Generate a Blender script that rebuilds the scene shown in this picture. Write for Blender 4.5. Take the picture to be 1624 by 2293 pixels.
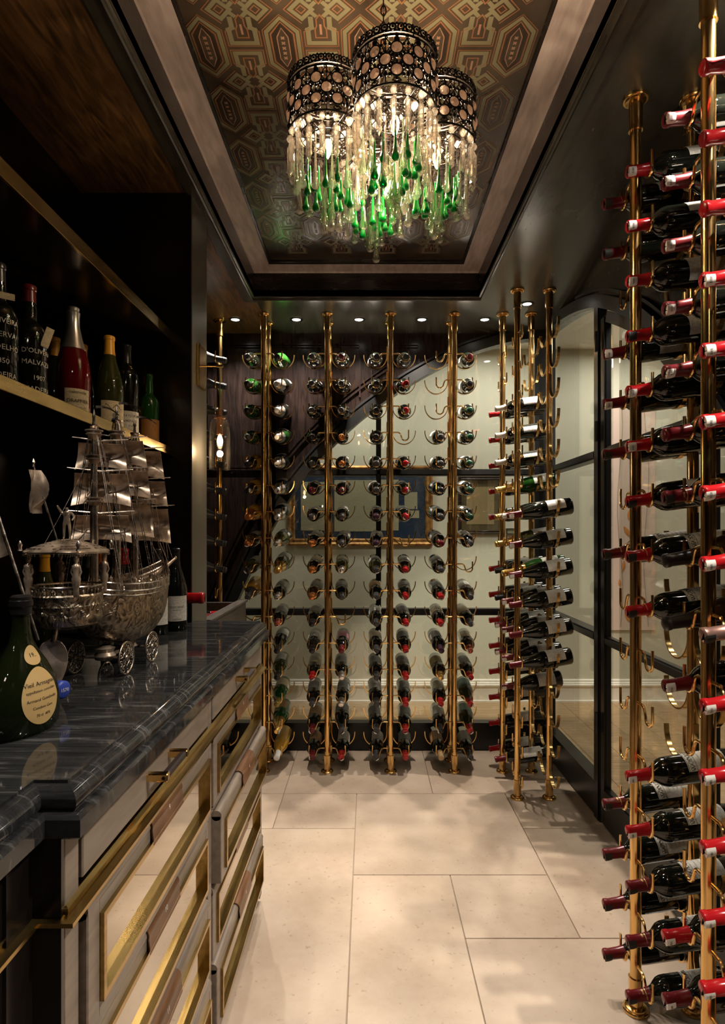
import bpy, math, random
from math import sin, cos, pi, radians as R, sqrt, atan2
from mathutils import Vector, Matrix, Quaternion

for _o in list(bpy.data.objects): bpy.data.objects.remove(_o)
SC = bpy.context.scene
COL = SC.collection
rnd = random.Random(7)

# ------------------------------------------------------------------ camera
F = 1353.0; CX, CY, CH = 825.0, 1190.0, 1.303      # focal (px of the 1624x2293 frame), principal point, eye height
cam_d = bpy.data.cameras.new('camera'); cam = bpy.data.objects.new('camera', cam_d); COL.objects.link(cam)
cam.location = (0, 0, CH); cam.rotation_euler = (pi/2, 0, 0)
cam_d.sensor_width = 36; cam_d.sensor_fit = 'AUTO'; cam_d.lens = F/2293*36
cam_d.shift_x = -(CX-812)/2293; cam_d.shift_y = (CY-1146.5)/2293; cam_d.clip_start = 0.02
SC.camera = cam
def at(px, py, Y): return Vector(((px-CX)*Y/F, Y, CH-(py-CY)*Y/F))

# ------------------------------------------------------------------ world, exposure
w = bpy.data.worlds.new('world'); SC.world = w; w.use_nodes = True
w.node_tree.nodes['Background'].inputs[0].default_value = (1, .9, .8, 1)
w.node_tree.nodes['Background'].inputs[1].default_value = 0.02
SC.view_settings.view_transform = 'Standard'; SC.view_settings.look = 'None'
SC.view_settings.gamma = 1; SC.view_settings.use_curve_mapping = False
SC.view_settings.exposure = 0.72
SC.cycles.use_denoising = True
SC.cycles.max_bounces = 10; SC.cycles.transparent_max_bounces = 18; SC.cycles.transmission_bounces = 10
SC.cycles.glossy_bounces = 5; SC.cycles.diffuse_bounces = 4
SC.cycles.sample_clamp_indirect = 6; SC.cycles.caustics_refractive = False; SC.cycles.caustics_reflective = False
SC.cycles.blur_glossy = 0.6

WARM = (1.0, .74, .47); SOFT = (1.0, .86, .70); COOL = (1.0, .95, .85)
def lamp(name, kind, loc, power, color=SOFT, size=.03, rot=(0,0,0), spot=None, blend=.6, size_y=None):
    d = bpy.data.lights.new(name, kind); o = bpy.data.objects.new(name, d); COL.objects.link(o)
    o.location = loc; o.rotation_euler = rot; d.energy = power; d.color = color
    if kind == 'AREA':
        d.size = size
        if size_y: d.shape = 'RECTANGLE'; d.size_y = size_y
    else: d.shadow_soft_size = size
    if spot: d.spot_size = R(spot); d.spot_blend = blend
    return o
# corridor ceiling lamps beyond the glass (large lamps)
for x in (-.2, .9, 1.9): lamp('corridor_lamp', 'AREA', (x, 4.12, 2.66), 5.2, COOL, .35, size_y=.25)
for y in (.6, 1.9, 3.0): lamp('corridor_lamp', 'AREA', (1.85, y, 2.66), 4.4, COOL, .35)
# ceiling lamps behind the camera, over the rest of the room
lamp('room_lamp', 'AREA', (.1, -.75, 2.45), 2.2, SOFT, .25)

# ------------------------------------------------------------------ materials
def lin(h):
    if isinstance(h, tuple): return (*h, 1) if len(h) == 3 else h
    c = [int(h[i:i+2], 16)/255 for i in (0, 2, 4)]
    return tuple(x/12.92 if x <= .04045 else ((x+.055)/1.055)**2.4 for x in c) + (1,)
MATS = {}
def pbr(name, color, rough=.5, metal=0, spec=.5, coat=0, trans=0, ior=1.45, emit=0, emit_c=None, alpha=1):
    m = bpy.data.materials.new(name); m.use_nodes = True; b = m.node_tree.nodes['Principled BSDF']; I = b.inputs
    I['Base Color'].default_value = lin(color); I['Roughness'].default_value = rough; I['Metallic'].default_value = metal
    I['Specular IOR Level'].default_value = spec; I['Coat Weight'].default_value = coat; I['Coat Roughness'].default_value = .06
    I['Transmission Weight'].default_value = trans; I['IOR'].default_value = ior
    if emit: I['Emission Strength'].default_value = emit; I['Emission Color'].default_value = lin(emit_c or color)
    MATS[name] = m
    return m
def nodes(m): return m.node_tree.nodes, m.node_tree.links, m.node_tree.nodes['Principled BSDF']
def grain(m, c1, c2, scale=(1, 1, 1), nscale=6, detail=6, rough=None, bump=0, dist=.4, lo=.35, hi=.65, coord='Object'):
    N, L, b = nodes(m)
    tc = N.new('ShaderNodeTexCoord'); mp = N.new('ShaderNodeMapping'); mp.inputs['Scale'].default_value = scale
    nz = N.new('ShaderNodeTexNoise'); nz.inputs['Scale'].default_value = nscale; nz.inputs['Detail'].default_value = detail
    nz.inputs['Distortion'].default_value = dist
    cr = N.new('ShaderNodeValToRGB'); cr.color_ramp.elements[0].position = lo; cr.color_ramp.elements[1].position = hi
    cr.color_ramp.elements[0].color = lin(c1); cr.color_ramp.elements[1].color = lin(c2)
    L.new(tc.outputs[coord], mp.inputs[0]); L.new(mp.outputs[0], nz.inputs[0]); L.new(nz.outputs[0], cr.inputs[0])
    L.new(cr.outputs[0], b.inputs['Base Color'])
    if rough:
        mr = N.new('ShaderNodeMapRange'); mr.inputs[3].default_value = rough[0]; mr.inputs[4].default_value = rough[1]
        L.new(nz.outputs[0], mr.inputs[0]); L.new(mr.outputs[0], b.inputs['Roughness'])
    if bump:
        bp = N.new('ShaderNodeBump'); bp.inputs['Strength'].default_value = bump; bp.inputs['Distance'].default_value = .002
        L.new(nz.outputs[0], bp.inputs['Height']); L.new(bp.outputs[0], b.inputs['Normal'])
    return m
def thin_glass(name, tint=(1, 1, 1), f0=.05, rough=0.0):
    m = bpy.data.materials.new(name); m.use_nodes = True; N, L = m.node_tree.nodes, m.node_tree.links
    N.remove(N['Principled BSDF']); out = N['Material Output']
    lw = N.new('ShaderNodeLayerWeight'); p = N.new('ShaderNodeMath'); p.operation = 'POWER'; p.inputs[1].default_value = 5
    ma = N.new('ShaderNodeMath'); ma.operation = 'MULTIPLY_ADD'; ma.inputs[1].default_value = 1-f0; ma.inputs[2].default_value = f0
    t = N.new('ShaderNodeBsdfTransparent'); t.inputs[0].default_value = (*tint, 1)
    g = N.new('ShaderNodeBsdfGlossy'); g.inputs['Roughness'].default_value = rough
    mx = N.new('ShaderNodeMixShader')
    lw.inputs[0].default_value = .5
    L.new(lw.outputs['Facing'], p.inputs[0]); L.new(p.outputs[0], ma.inputs[0]); L.new(ma.outputs[0], mx.inputs[0])
    L.new(t.outputs[0], mx.inputs[1]); L.new(g.outputs[0], mx.inputs[2]); L.new(mx.outputs[0], out.inputs[0])
    MATS[name] = m; return m
def drop_glass(name, tint, clear=.45):
    "glass that is part refraction, part straight see-through, so that a lamp inside still lights the room"
    m = pbr(name, tint, .02, trans=1, ior=1.4); N, L, b = nodes(m)
    t = N.new('ShaderNodeBsdfTransparent'); t.inputs[0].default_value = lin(tint)
    mx = N.new('ShaderNodeMixShader'); mx.inputs[0].default_value = clear
    L.new(b.outputs[0], mx.inputs[1]); L.new(t.outputs[0], mx.inputs[2]); L.new(mx.outputs[0], N['Material Output'].inputs[0])
    return m
def cut_glass(name, mid, rim, f0=.10):
    "solid glass: light passes through, more is absorbed along the longer path at the rim, and it reflects by Fresnel"
    m = bpy.data.materials.new(name); m.use_nodes = True; N, L = m.node_tree.nodes, m.node_tree.links; N.remove(N['Principled BSDF'])
    lw = N.new('ShaderNodeLayerWeight'); lw.inputs[0].default_value = .5; cr = N.new('ShaderNodeValToRGB'); cr.color_ramp.elements[0].position = .25; cr.color_ramp.elements[1].position = .95
    cr.color_ramp.elements[0].color = (*mid, 1); cr.color_ramp.elements[1].color = (*rim, 1)
    t = N.new('ShaderNodeBsdfTransparent'); g = N.new('ShaderNodeBsdfGlossy'); g.inputs['Roughness'].default_value = .04; mx = N.new('ShaderNodeMixShader')
    p = N.new('ShaderNodeMath'); p.operation = 'POWER'; p.inputs[1].default_value = 3; ma = N.new('ShaderNodeMath'); ma.operation = 'MULTIPLY_ADD'; ma.inputs[1].default_value = .6; ma.inputs[2].default_value = f0
    L.new(lw.outputs['Facing'], cr.inputs[0]); L.new(cr.outputs[0], t.inputs[0]); L.new(lw.outputs['Facing'], p.inputs[0]); L.new(p.outputs[0], ma.inputs[0])
    L.new(ma.outputs[0], mx.inputs[0]); L.new(t.outputs[0], mx.inputs[1]); L.new(g.outputs[0], mx.inputs[2]); 
    r = N.new('ShaderNodeBsdfGlass'); r.inputs['IOR'].default_value = 1.4; r.inputs['Roughness'].default_value = .03; r.inputs[0].default_value = (*mid, 1); tr = N.new('ShaderNodeBsdfTranslucent'); tr.inputs[0].default_value = (*mid, 1)
    m2 = N.new('ShaderNodeMixShader'); m2.inputs[0].default_value = .26; m3 = N.new('ShaderNodeMixShader'); m3.inputs[0].default_value = .07
    L.new(mx.outputs[0], m2.inputs[1]); L.new(r.outputs[0], m2.inputs[2]); L.new(m2.outputs[0], m3.inputs[1]); L.new(tr.outputs[0], m3.inputs[2]); L.new(m3.outputs[0], N['Material Output'].inputs[0]); MATS[name] = m
    return m
def gem_glass():
    m = pbr('gem', (1, .86, .74), .06, trans=.5, ior=1.5); N, L, b = nodes(m)
    t = N.new('ShaderNodeBsdfTranslucent'); t.inputs[0].default_value = (.9, .72, .62, 1); mx = N.new('ShaderNodeMixShader'); mx.inputs[0].default_value = .5
    L.new(b.outputs[0], mx.inputs[1]); L.new(t.outputs[0], mx.inputs[2]); L.new(mx.outputs[0], N['Material Output'].inputs[0]); return m
brass = grain(pbr('brass', (.8, .5, .18), .17, 1), (.70, .43, .15), (.84, .56, .23), (8, 8, 1.5), 5, 4, rough=(.10, .26))
brass_flat = grain(pbr('brass_flat', (.62, .44, .18), .3, 1), (.33, .22, .07), (.50, .34, .125), (14, 1.5, 14), 5, 5, rough=(.14, .3))
lacquer = grain(pbr('lacquer', (.012, .0095, .008), .24, spec=.5), (.009, .007, .006), (.02, .0145, .012), (3, 14, 14), 4, 3, rough=(.22, .3))
ceil_m = grain(pbr('ceiling_lacquer', (.03, .027, .02), .3, spec=.6), (.034, .030, .023), (.052, .045, .034), (6, 2, 3), 3, 3, rough=(.2, .3))
soffit_m = grain(pbr('soffit_wood', (.05, .03, .015), .33, spec=.5), (.05, .028, .012), (.2, .10, .036), (9, 1.2, 6), 4, 8, rough=(.25, .4), dist=1.4)
cove_m = grain(pbr('cove_wood', (.4, .3, .26), .35), (.46, .37, .345), (.66, .555, .52), (9, 1.5, 9), 5, 8, rough=(.28, .4), bump=.02)
panel_m = grain(pbr('panel_wood', (.018, .011, .009), .25, spec=.25), (.006, .004, .0035), (.016, .0095, .008), (14, 14, 1.5), 4, 7, rough=(.18, .3), dist=.8)
black_m = pbr('black_metal', (.009, .009, .009), .32, spec=.5)
cab_m = grain(pbr('cabinet_finish', (.12, .1, .08), .38, spec=.5), (.19, .15, .118), (.26, .21, .165), (12, 2, 14), 5, 7, rough=(.32, .45), bump=.04)
bin_m = grain(pbr('bin_wood', (.05, .04, .033), .35), (.035, .028, .023), (.062, .05, .041), (12, 2, 14), 5, 6)
dark_m = pbr('dark_void', (.006, .005, .005), .5)
hutch_m = pbr('hutch_finish', (.008, .006, .005), .2)
steel_m = pbr('pier_finish', (.2, .185, .15), .33, metal=.7)
def marble():
    m = pbr('grey_marble', (.05, .055, .06), .06, spec=.5); N, L, b = nodes(m)
    tc = N.new('ShaderNodeTexCoord'); mp = N.new('ShaderNodeMapping'); mp.inputs['Rotation'].default_value = (0, 0, R(-38)); mp.inputs['Scale'].default_value = (1.2, 14, 3)
    nz = N.new('ShaderNodeTexNoise'); nz.inputs['Scale'].default_value = 5; nz.inputs['Detail'].default_value = 9; nz.inputs['Roughness'].default_value = .72; nz.inputs['Distortion'].default_value = .5
    cr = N.new('ShaderNodeValToRGB'); e = cr.color_ramp.elements
    e[0].position = .33; e[0].color = (.010, .0105, .0115, 1); e[1].position = .74; e[1].color = (.15, .15, .152, 1)
    k = e.new(.55); k.color = (.026, .0268, .0285, 1)
    L.new(tc.outputs['Object'], mp.inputs[0]); L.new(mp.outputs[0], nz.inputs[0]); L.new(nz.outputs[0], cr.inputs[0]); L.new(cr.outputs[0], b.inputs['Base Color'])
    return m
marble_m = marble()
def stone():
    m = pbr('limestone', (.6, .5, .4), .42, spec=.35); N, L, b = nodes(m)
    tc = N.new('ShaderNodeTexCoord'); oi = N.new('ShaderNodeObjectInfo')
    ad = N.new('ShaderNodeVectorMath'); ad.operation = 'MULTIPLY_ADD'
    L.new(tc.outputs['Object'], ad.inputs[0]); ad.inputs[1].default_value = (1, 1, 1); L.new(oi.outputs['Random'], ad.inputs[2])
    a = N.new('ShaderNodeTexNoise'); a.inputs['Scale'].default_value = 3.2; a.inputs['Detail'].default_value = 7; a.inputs['Roughness'].default_value = .62
    cr = N.new('ShaderNodeValToRGB'); cr.color_ramp.elements[0].position = .3; cr.color_ramp.elements[1].position = .72
    cr.color_ramp.elements[0].color = (.39, .29, .21, 1); cr.color_ramp.elements[1].color = (.57, .455, .355, 1)
    s = N.new('ShaderNodeTexNoise'); s.inputs['Scale'].default_value = 60; s.inputs['Detail'].default_value = 3
    cs = N.new('ShaderNodeValToRGB'); cs.color_ramp.elements[0].position = .27; cs.color_ramp.elements[1].position = .36
    cs.color_ramp.elements[0].color = (.72, .68, .6, 1); cs.color_ramp.elements[1].color = (1, 1, 1, 1)
    mx = N.new('ShaderNodeMix'); mx.data_type = 'RGBA'; mx.blend_type = 'MULTIPLY'; mx.inputs[0].default_value = .8
    hs = N.new('ShaderNodeHueSaturation'); mr = N.new('ShaderNodeMapRange'); mr.inputs[3].default_value = .93; mr.inputs[4].default_value = 1.05
    L.new(oi.outputs['Random'], mr.inputs[0]); L.new(mr.outputs[0], hs.inputs['Value'])
    L.new(ad.outputs[0], a.inputs[0]); L.new(ad.outputs[0], s.inputs[0]); L.new(a.outputs[0], cr.inputs[0]); L.new(s.outputs[0], cs.inputs[0])
    L.new(cr.outputs[0], mx.inputs[6]); L.new(cs.outputs[0], mx.inputs[7]); L.new(mx.outputs[2], hs.inputs['Color']); L.new(hs.outputs[0], b.inputs['Base Color'])
    return m
stone_m = stone()
grout_m = pbr('grout', (.36, .29, .22), .8)
oak_m = grain(pbr('oak_boards', (.42, .28, .15), .4), (.36, .235, .12), (.52, .36, .2), (2, 16, 4), 3, 8, rough=(.3, .45), dist=1)
cream_m = pbr('cream_wall', 'D4D1BE', .6, spec=.3)
trim_m = pbr('white_trim', 'F2EEE2', .4)
pink_m = pbr('blush_wall', 'CDB6A6', .6)
glass_m = thin_glass('pane_glass', (.96, .975, .955), .10)
lampglass_m = thin_glass('lamp_glass', (.98, .96, .93), .07)
mirror_m = pbr('drawer_mirror', (.52, .48, .42), .02, 1)
silver_m = grain(pbr('aged_silver', (.55, .48, .4), .3, .62), (.16, .115, .08), (.68, .54, .42), (1, 1, 1), 28, 6, rough=(.18, .45), bump=.5, lo=.3, hi=.62)
silver_br = grain(pbr('bright_silver', (.7, .62, .54), .25, 1), (.4, .33, .27), (.78, .7, .62), (1, 1, 1), 60, 4, rough=(.15, .35), bump=.2)
def embossed():
    m = pbr('embossed_silver', (.5, .42, .34), .3, 1); N, L, b = nodes(m)
    tc = N.new('ShaderNodeTexCoord'); v = N.new('ShaderNodeTexNoise'); v.inputs['Scale'].default_value = 34; v.inputs['Detail'].default_value = 3; v.inputs['Distortion'].default_value = 3.2
    cr = N.new('ShaderNodeValToRGB'); cr.color_ramp.elements[0].position = .36; cr.color_ramp.elements[1].position = .6
    cr.color_ramp.elements[0].color = (.12, .095, .07, 1); cr.color_ramp.elements[1].color = (.66, .55, .42, 1)
    bp = N.new('ShaderNodeBump'); bp.inputs['Strength'].default_value = .9; bp.inputs['Distance'].default_value = .004
    L.new(tc.outputs['Object'], v.inputs[0]); L.new(v.outputs[0], cr.inputs[0]); L.new(cr.outputs[0], b.inputs['Base Color'])
    L.new(v.outputs[0], bp.inputs['Height']); L.new(bp.outputs[0], b.inputs['Normal']); return m
embossed_m = embossed()
leather_m = grain(pbr('pull_leather', (.2, .11, .06), .4, spec=.25), (.12, .055, .025), (.21, .105, .052), (6, 1, 6), 12, 6, rough=(.3, .45))
leather_dk = pbr('handle_leather', (.03, .02, .018), .45)
fil_m = pbr('bronze_filigree', (.012, .008, .006), .38, .5)
crystal_m = cut_glass('crystal', (.97, .93, .87), (.50, .40, .30))
gem_m = gem_glass()
green_m = pbr('green_drop', (.0, .40, .045), .03, trans=.45, ior=1.4)
palegreen_m = cut_glass('pale_drop', (.88, .97, .84), (.22, .42, .16))
gold_print = pbr('paper_gold', (.13, .115, .065), .3, spec=.5)
copper_print = pbr('paper_copper', (.16, .065, .026), .3, spec=.5)
dark_print = pbr('paper_dark', (.022, .014, .009), .3, spec=.5)
rose_print = pbr('paper_rose', (.24, .13, .08), .3, spec=.5)
paper_m = grain(pbr('wallpaper', (.035, .025, .016), .24, spec=.6), (.026, .017, .011), (.052, .037, .024), (1, 1, 1), 7, 6, rough=(.17, .3), bump=.05)
bulb_m = pbr('bulb', (1, .8, .55), .3, emit=5, emit_c=(1, .72, .42))
led_m = pbr('led', (1, .95, .88), .3, emit=9, emit_c=(1, .93, .82))
white_txt = pbr('white_print', 'E9E4D8', .6); black_txt = pbr('black_print', (.02, .018, .016), .6)
gold_txt = pbr('gold_print', (.62, .42, .16), .35, .7); tag_m = pbr('tag_paper', 'EFEAE2', .6)
GL = {'black': pbr('glass_black', (.006, .007, .005), .035, spec=.6, coat=.3),
      'green': pbr('glass_green', (.014, .07, .01), .03, spec=.6, trans=.2),
      'olive': pbr('glass_olive', (.05, .055, .012), .03, spec=.6, trans=.3),
      'amber': pbr('glass_amber', (.72, .38, .05), .03, spec=.6, trans=.08),
      'rose': pbr('glass_rose', (.14, .004, .006), .03, spec=.6, trans=.2),
      'bottlegreen': pbr('glass_bottle_green', (.008, .012, .003), .04, spec=.6, trans=.12),
      'brown': pbr('glass_brown', (.05, .022, .005), .03, spec=.6, coat=.3)}
CAP = {'red': pbr('cap_red', (.42, .010, .014), .2, spec=.6), 'wine': pbr('cap_wine', (.13, .008, .012), .28),
       'black': pbr('cap_black', (.012, .011, .012), .3), 'gray': pbr('cap_gray', (.05, .05, .055), .35),
       'silver': pbr('cap_silver', (.72, .68, .64), .28, .85), 'gold': pbr('cap_gold', (.80, .52, .16), .25, .9),
       'copper': pbr('cap_copper', (.6, .22, .06), .28, .8), 'pink': pbr('cap_pink', (.55, .16, .11), .25, .7),
       'white': pbr('cap_white', 'E6E2DC', .35), 'cream': pbr('cap_cream', 'C9A878', .4), 'green': pbr('cap_green', (.01, .06, .03), .3),
       'purple': pbr('cap_purple', (.045, .014, .035), .3), 'rosegold': pbr('cap_rosegold', (.62, .36, .3), .3, .8),
       'yellow': pbr('cap_yellow', (.75, .36, .015), .35), 'orange': pbr('cap_orange', (.75, .16, .01), .4), 'blue': pbr('cap_blue', (.03, .06, .35), .35),
       'oliv': pbr('cap_olive', (.28, .2, .05), .3, .6)}
def label_mat(name, c, ink, dens=90, amt=.55):
    "a paper label with fine rows of print"
    m = pbr(name, c, .55); N, L, b = nodes(m)
    tc = N.new('ShaderNodeTexCoord'); mp = N.new('ShaderNodeMapping'); mp.inputs['Scale'].default_value = (1, 1, 1)
    wv = N.new('ShaderNodeTexWave'); wv.bands_direction = 'Z'; wv.inputs['Scale'].default_value = dens; wv.inputs['Distortion'].default_value = 0
    nz = N.new('ShaderNodeTexNoise'); nz.inputs['Scale'].default_value = 160; nz.inputs['Detail'].default_value = 2
    mu = N.new('ShaderNodeMath'); mu.operation = 'MULTIPLY'
    cr = N.new('ShaderNodeValToRGB'); cr.color_ramp.elements[0].position = .42; cr.color_ramp.elements[1].position = .5
    cr.color_ramp.elements[0].color = lin(c); k = lin(ink); cc = lin(c); cr.color_ramp.elements[1].color = tuple(cc[i]*(1-amt)+k[i]*amt for i in range(3))+(1,)
    L.new(tc.outputs['Object'], mp.inputs[0]); L.new(mp.outputs[0], wv.inputs[0]); L.new(mp.outputs[0], nz.inputs[0])
    L.new(wv.outputs['Fac'], mu.inputs[0]); L.new(nz.outputs[0], mu.inputs[1]); L.new(mu.outputs[0], cr.inputs[0]); L.new(cr.outputs[0], b.inputs['Base Color'])
    return m
LB = {'white': label_mat('label_white', 'E8E3D8', '443C36'), 'cream': label_mat('label_cream', 'D8C9A6', '4A3A28'), 'gold': label_mat('label_gold', 'A58C4C', '3A2C10'),
      'gray': label_mat('label_gray', 'A7A49C', '4A4844'), 'tan': label_mat('label_tan', 'B98F5C', '4E331C'), 'pinkish': label_mat('label_rose', '9C6570', 'D5B59A'),
      'teal': label_mat('label_teal', '7FA79C', 'C4603A'), 'kraft': label_mat('label_kraft', 'B07A40', '4A2A10')}
def confetti():
    m = pbr('label_confetti', 'E9E5E0', .5); N, L, b = nodes(m)
    tc = N.new('ShaderNodeTexCoord'); v = N.new('ShaderNodeTexVoronoi'); v.inputs['Scale'].default_value = 260
    hs = N.new('ShaderNodeHueSaturation'); hs.inputs['Saturation'].default_value = 1.3
    lt = N.new('ShaderNodeMath'); lt.operation = 'LESS_THAN'; lt.inputs[1].default_value = .4
    mx = N.new('ShaderNodeMix'); mx.data_type = 'RGBA'; mx.inputs[6].default_value = lin('E9E5E0')
    L.new(tc.outputs['Object'], v.inputs[0]); L.new(v.outputs['Color'], hs.inputs['Color']); L.new(v.outputs['Distance'], lt.inputs[0])
    L.new(lt.outputs[0], mx.inputs[0]); L.new(hs.outputs[0], mx.inputs[7]); L.new(mx.outputs[2], b.inputs['Base Color']); return m
LB['confetti'] = confetti()

# ------------------------------------------------------------------ mesh helpers
class MB:
    def __init__(s): s.v = []; s.f = []; s.mi = []
    def add(s, v, f, mi=0):
        n = len(s.v); s.v += [tuple(p) for p in v]; s.f += [tuple(i+n for i in q) for q in f]; s.mi += [mi]*len(f); return s
    def box(s, a, b, mi=0):
        x0, y0, z0 = (min(a[i], b[i]) for i in range(3)); x1, y1, z1 = (max(a[i], b[i]) for i in range(3))
        return s.add([(x0,y0,z0),(x1,y0,z0),(x1,y1,z0),(x0,y1,z0),(x0,y0,z1),(x1,y0,z1),(x1,y1,z1),(x0,y1,z1)],
              [(0,3,2,1),(4,5,6,7),(0,1,5,4),(1,2,6,5),(2,3,7,6),(3,0,4,7)], mi)
    def bbox(s, a, b, bev=.004, mi=0):
        "box with chamfered edges (three crossing boxes' hull)"
        lo = [min(a[i], b[i]) for i in range(3)]; hi = [max(a[i], b[i]) for i in range(3)]
        bev = min([bev]+[(hi[i]-lo[i])*.45 for i in range(3)]); v = []; f = []; idx = {}
        for sx in (0, 1):
            for sy in (0, 1):
                for sz in (0, 1):
                    for ax in range(3):
                        p = []
                        for i, t in enumerate((sx, sy, sz)):
                            q = hi[i] if t else lo[i]
                            if i != ax: q += -bev if t else bev
                            p.append(q)
                        idx[(sx, sy, sz, ax)] = len(v); v.append(p)
        def fx(q):
            c = sum((Vector(v[i]) for i in q), Vector())/len(q); m = Vector([(lo[i]+hi[i])/2 for i in range(3)])
            n = (Vector(v[q[1]])-Vector(v[q[0]])).cross(Vector(v[q[2]])-Vector(v[q[0]]))
            f.append(tuple(q) if n.dot(c-m) > 0 else tuple(reversed(q)))
        for ax in range(3):
            o = [i for i in range(3) if i != ax]
            for t in (0, 1):
                q = []
                for (u, w_) in ((0,0),(1,0),(1,1),(0,1)):
                    k = [0,0,0]; k[ax] = t; k[o[0]] = u; k[o[1]] = w_; q.append(idx[(*k, ax)])
                fx(q)
        for ax in range(3):
            o = [i for i in range(3) if i != ax]
            for u in (0, 1):
                for w_ in (0, 1):
                    k0 = [0,0,0]; k0[o[0]] = u; k0[o[1]] = w_; k1 = list(k0); k1[ax] = 1
                    fx([idx[(*k0, o[0])], idx[(*k0, o[1])], idx[(*k1, o[1])], idx[(*k1, o[0])]])
        for sx in (0, 1):
            for sy in (0, 1):
                for sz in (0, 1): fx([idx[(sx, sy, sz, a_)] for a_ in range(3)])
        return s.add(v, f, mi)
    def lathe(s, prof, seg=24, mat=None, a0=0, a1=2*pi, mi=0, sx=1, sy=1):
        full = abs(a1-a0-2*pi) < 1e-6; n = seg if full else seg+1; v = []; f = []; rows = []
        for (r, z) in prof:
            if r < 1e-7 and full: rows.append([len(v)]*n); v.append((0, 0, z)); continue
            row = []
            for i in range(n):
                a = a0+(a1-a0)*i/seg; row.append(len(v)); v.append((r*cos(a)*sx, r*sin(a)*sy, z))
            rows.append(row)
        for p, q in zip(rows, rows[1:]):
            for i in range(seg):
                j = (i+1) % n if full else i+1
                t = [p[i], p[j], q[j], q[i]]; u = []
                for k in t:
                    if k not in u: u.append(k)
                if len(u) > 2: f.append(tuple(u))
        if mat is not None: v = [mat @ Vector(p) for p in v]
        return s.add(v, f, mi)
    def tube(s, path, r, seg=8, cap=True, mi=0, closed=False):
        P = [Vector(p) for p in path]; n = len(P); rr = r if isinstance(r, (list, tuple)) else [r]*n
        T = []
        for i in range(n):
            a = P[i-1] if (i or closed) else P[0]; b = P[(i+1) % n] if (i < n-1 or closed) else P[-1]
            d = (b-a); T.append(d.normalized() if d.length > 1e-9 else Vector((0, 0, 1)))
        up = Vector((0, 0, 1)) if abs(T[0].z) < .9 else Vector((0, 1, 0))
        u = T[0].cross(up).normalized(); v = []; f = []
        for i in range(n):
            if i:
                ax = T[i-1].cross(T[i])
                if ax.length > 1e-6: u = Quaternion(ax.normalized(), T[i-1].angle(T[i])) @ u
            u = (u - T[i]*u.dot(T[i])).normalized(); w_ = T[i].cross(u)
            for k in range(seg):
                a = 2*pi*k/seg; v.append(P[i]+(u*cos(a)+w_*sin(a))*rr[i])
        m = n if closed else n-1
        for i in range(m):
            j = (i+1) % n
            for k in range(seg):
                l = (k+1) % seg; f.append((i*seg+k, i*seg+l, j*seg+l, j*seg+k))
        if cap and not closed: f.append(tuple(reversed(range(seg)))); f.append(tuple((n-1)*seg+k for k in range(seg)))
        return s.add(v, f, mi)
    def strap(s, path, side, wid, th, mi=0):
        "flat bar: path points, side = width direction"
        P = [Vector(p) for p in path]; side = Vector(side).normalized(); v = []; f = []; n = len(P)
        for i in range(n):
            d = (P[min(i+1, n-1)]-P[max(i-1, 0)]).normalized(); nn = d.cross(side).normalized()
            for (a, b) in ((-1, -1), (1, -1), (1, 1), (-1, 1)): v.append(P[i]+side*a*wid/2+nn*b*th/2)
        for i in range(n-1):
            for k in range(4): l = (k+1) % 4; f.append((i*4+k, i*4+l, i*4+4+l, i*4+4+k))
        f.append((3, 2, 1, 0)); f.append(tuple((n-1)*4+k for k in range(4)))
        return s.add(v, f, mi)
    def sphere(s, c, r, seg=10, rings=6, sc=(1, 1, 1), mi=0):
        prof = [(r*sin(pi*i/rings), -r*cos(pi*i/rings)) for i in range(rings+1)]; prof[0] = (0, -r); prof[-1] = (0, r)
        return s.lathe(prof, seg, Matrix.Translation(Vector(c)) @ Matrix.Diagonal((*sc, 1)), mi=mi)
    def poly(s, pts, mi=0): return s.add(pts, [tuple(range(len(pts)))], mi)
    def sheet(s, grid, th=0, mi=0):
        "grid[i][j] of points -> surface; th gives it a back face offset along its own normal"
        n, m = len(grid), len(grid[0]); v = [Vector(p) for row in grid for p in row]
        f = [(i*m+j, i*m+j+1, (i+1)*m+j+1, (i+1)*m+j) for i in range(n-1) for j in range(m-1)]
        if th:
            N = [Vector() for _ in v]
            for q in f:
                nn = (v[q[1]]-v[q[0]]).cross(v[q[3]]-v[q[0]])
                for k in q: N[k] += nn
            b = [p-x.normalized()*th if x.length > 0 else p for p, x in zip(v, N)]; o = len(v); v = v+b
            f2 = [tuple(k+o for k in reversed(q)) for q in f]
            edge = [i*m for i in range(n)]; rim = [(0, j) for j in range(m)]+[(i, m-1) for i in range(1, n)]+[(n-1, j) for j in range(m-2, -1, -1)]+[(i, 0) for i in range(n-2, 0, -1)]
            rim = [i*m+j for i, j in rim]
            f2 += [(rim[k], rim[k]+o, rim[(k+1) % len(rim)]+o, rim[(k+1) % len(rim)]) for k in range(len(rim))]
            f = f+f2
        return s.add(v, f, mi)
    def mesh(s, name, mats, smooth=35):
        me = bpy.data.meshes.new(name); me.from_pydata(s.v, [], s.f)
        for m in (mats if isinstance(mats, (list, tuple)) else [mats]): me.materials.append(m)
        if any(s.mi): me.polygons.foreach_set('material_index', s.mi)
        if smooth: me.shade_smooth(); me.set_sharp_from_angle(angle=R(smooth))
        me.update(); return me
    def build(s, name, mats, parent=None, smooth=35, loc=(0, 0, 0)):
        return obj(name, s.mesh(name, mats, smooth), parent, loc)
def obj(name, me, parent=None, loc=(0, 0, 0), rot=None):
    o = bpy.data.objects.new(name, me); COL.objects.link(o); o.location = loc
    if rot is not None:
        if isinstance(rot, Quaternion): o.rotation_mode = 'QUATERNION'; o.rotation_quaternion = rot
        else: o.rotation_euler = rot
    if parent is not None: o.parent = parent
    return o
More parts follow.
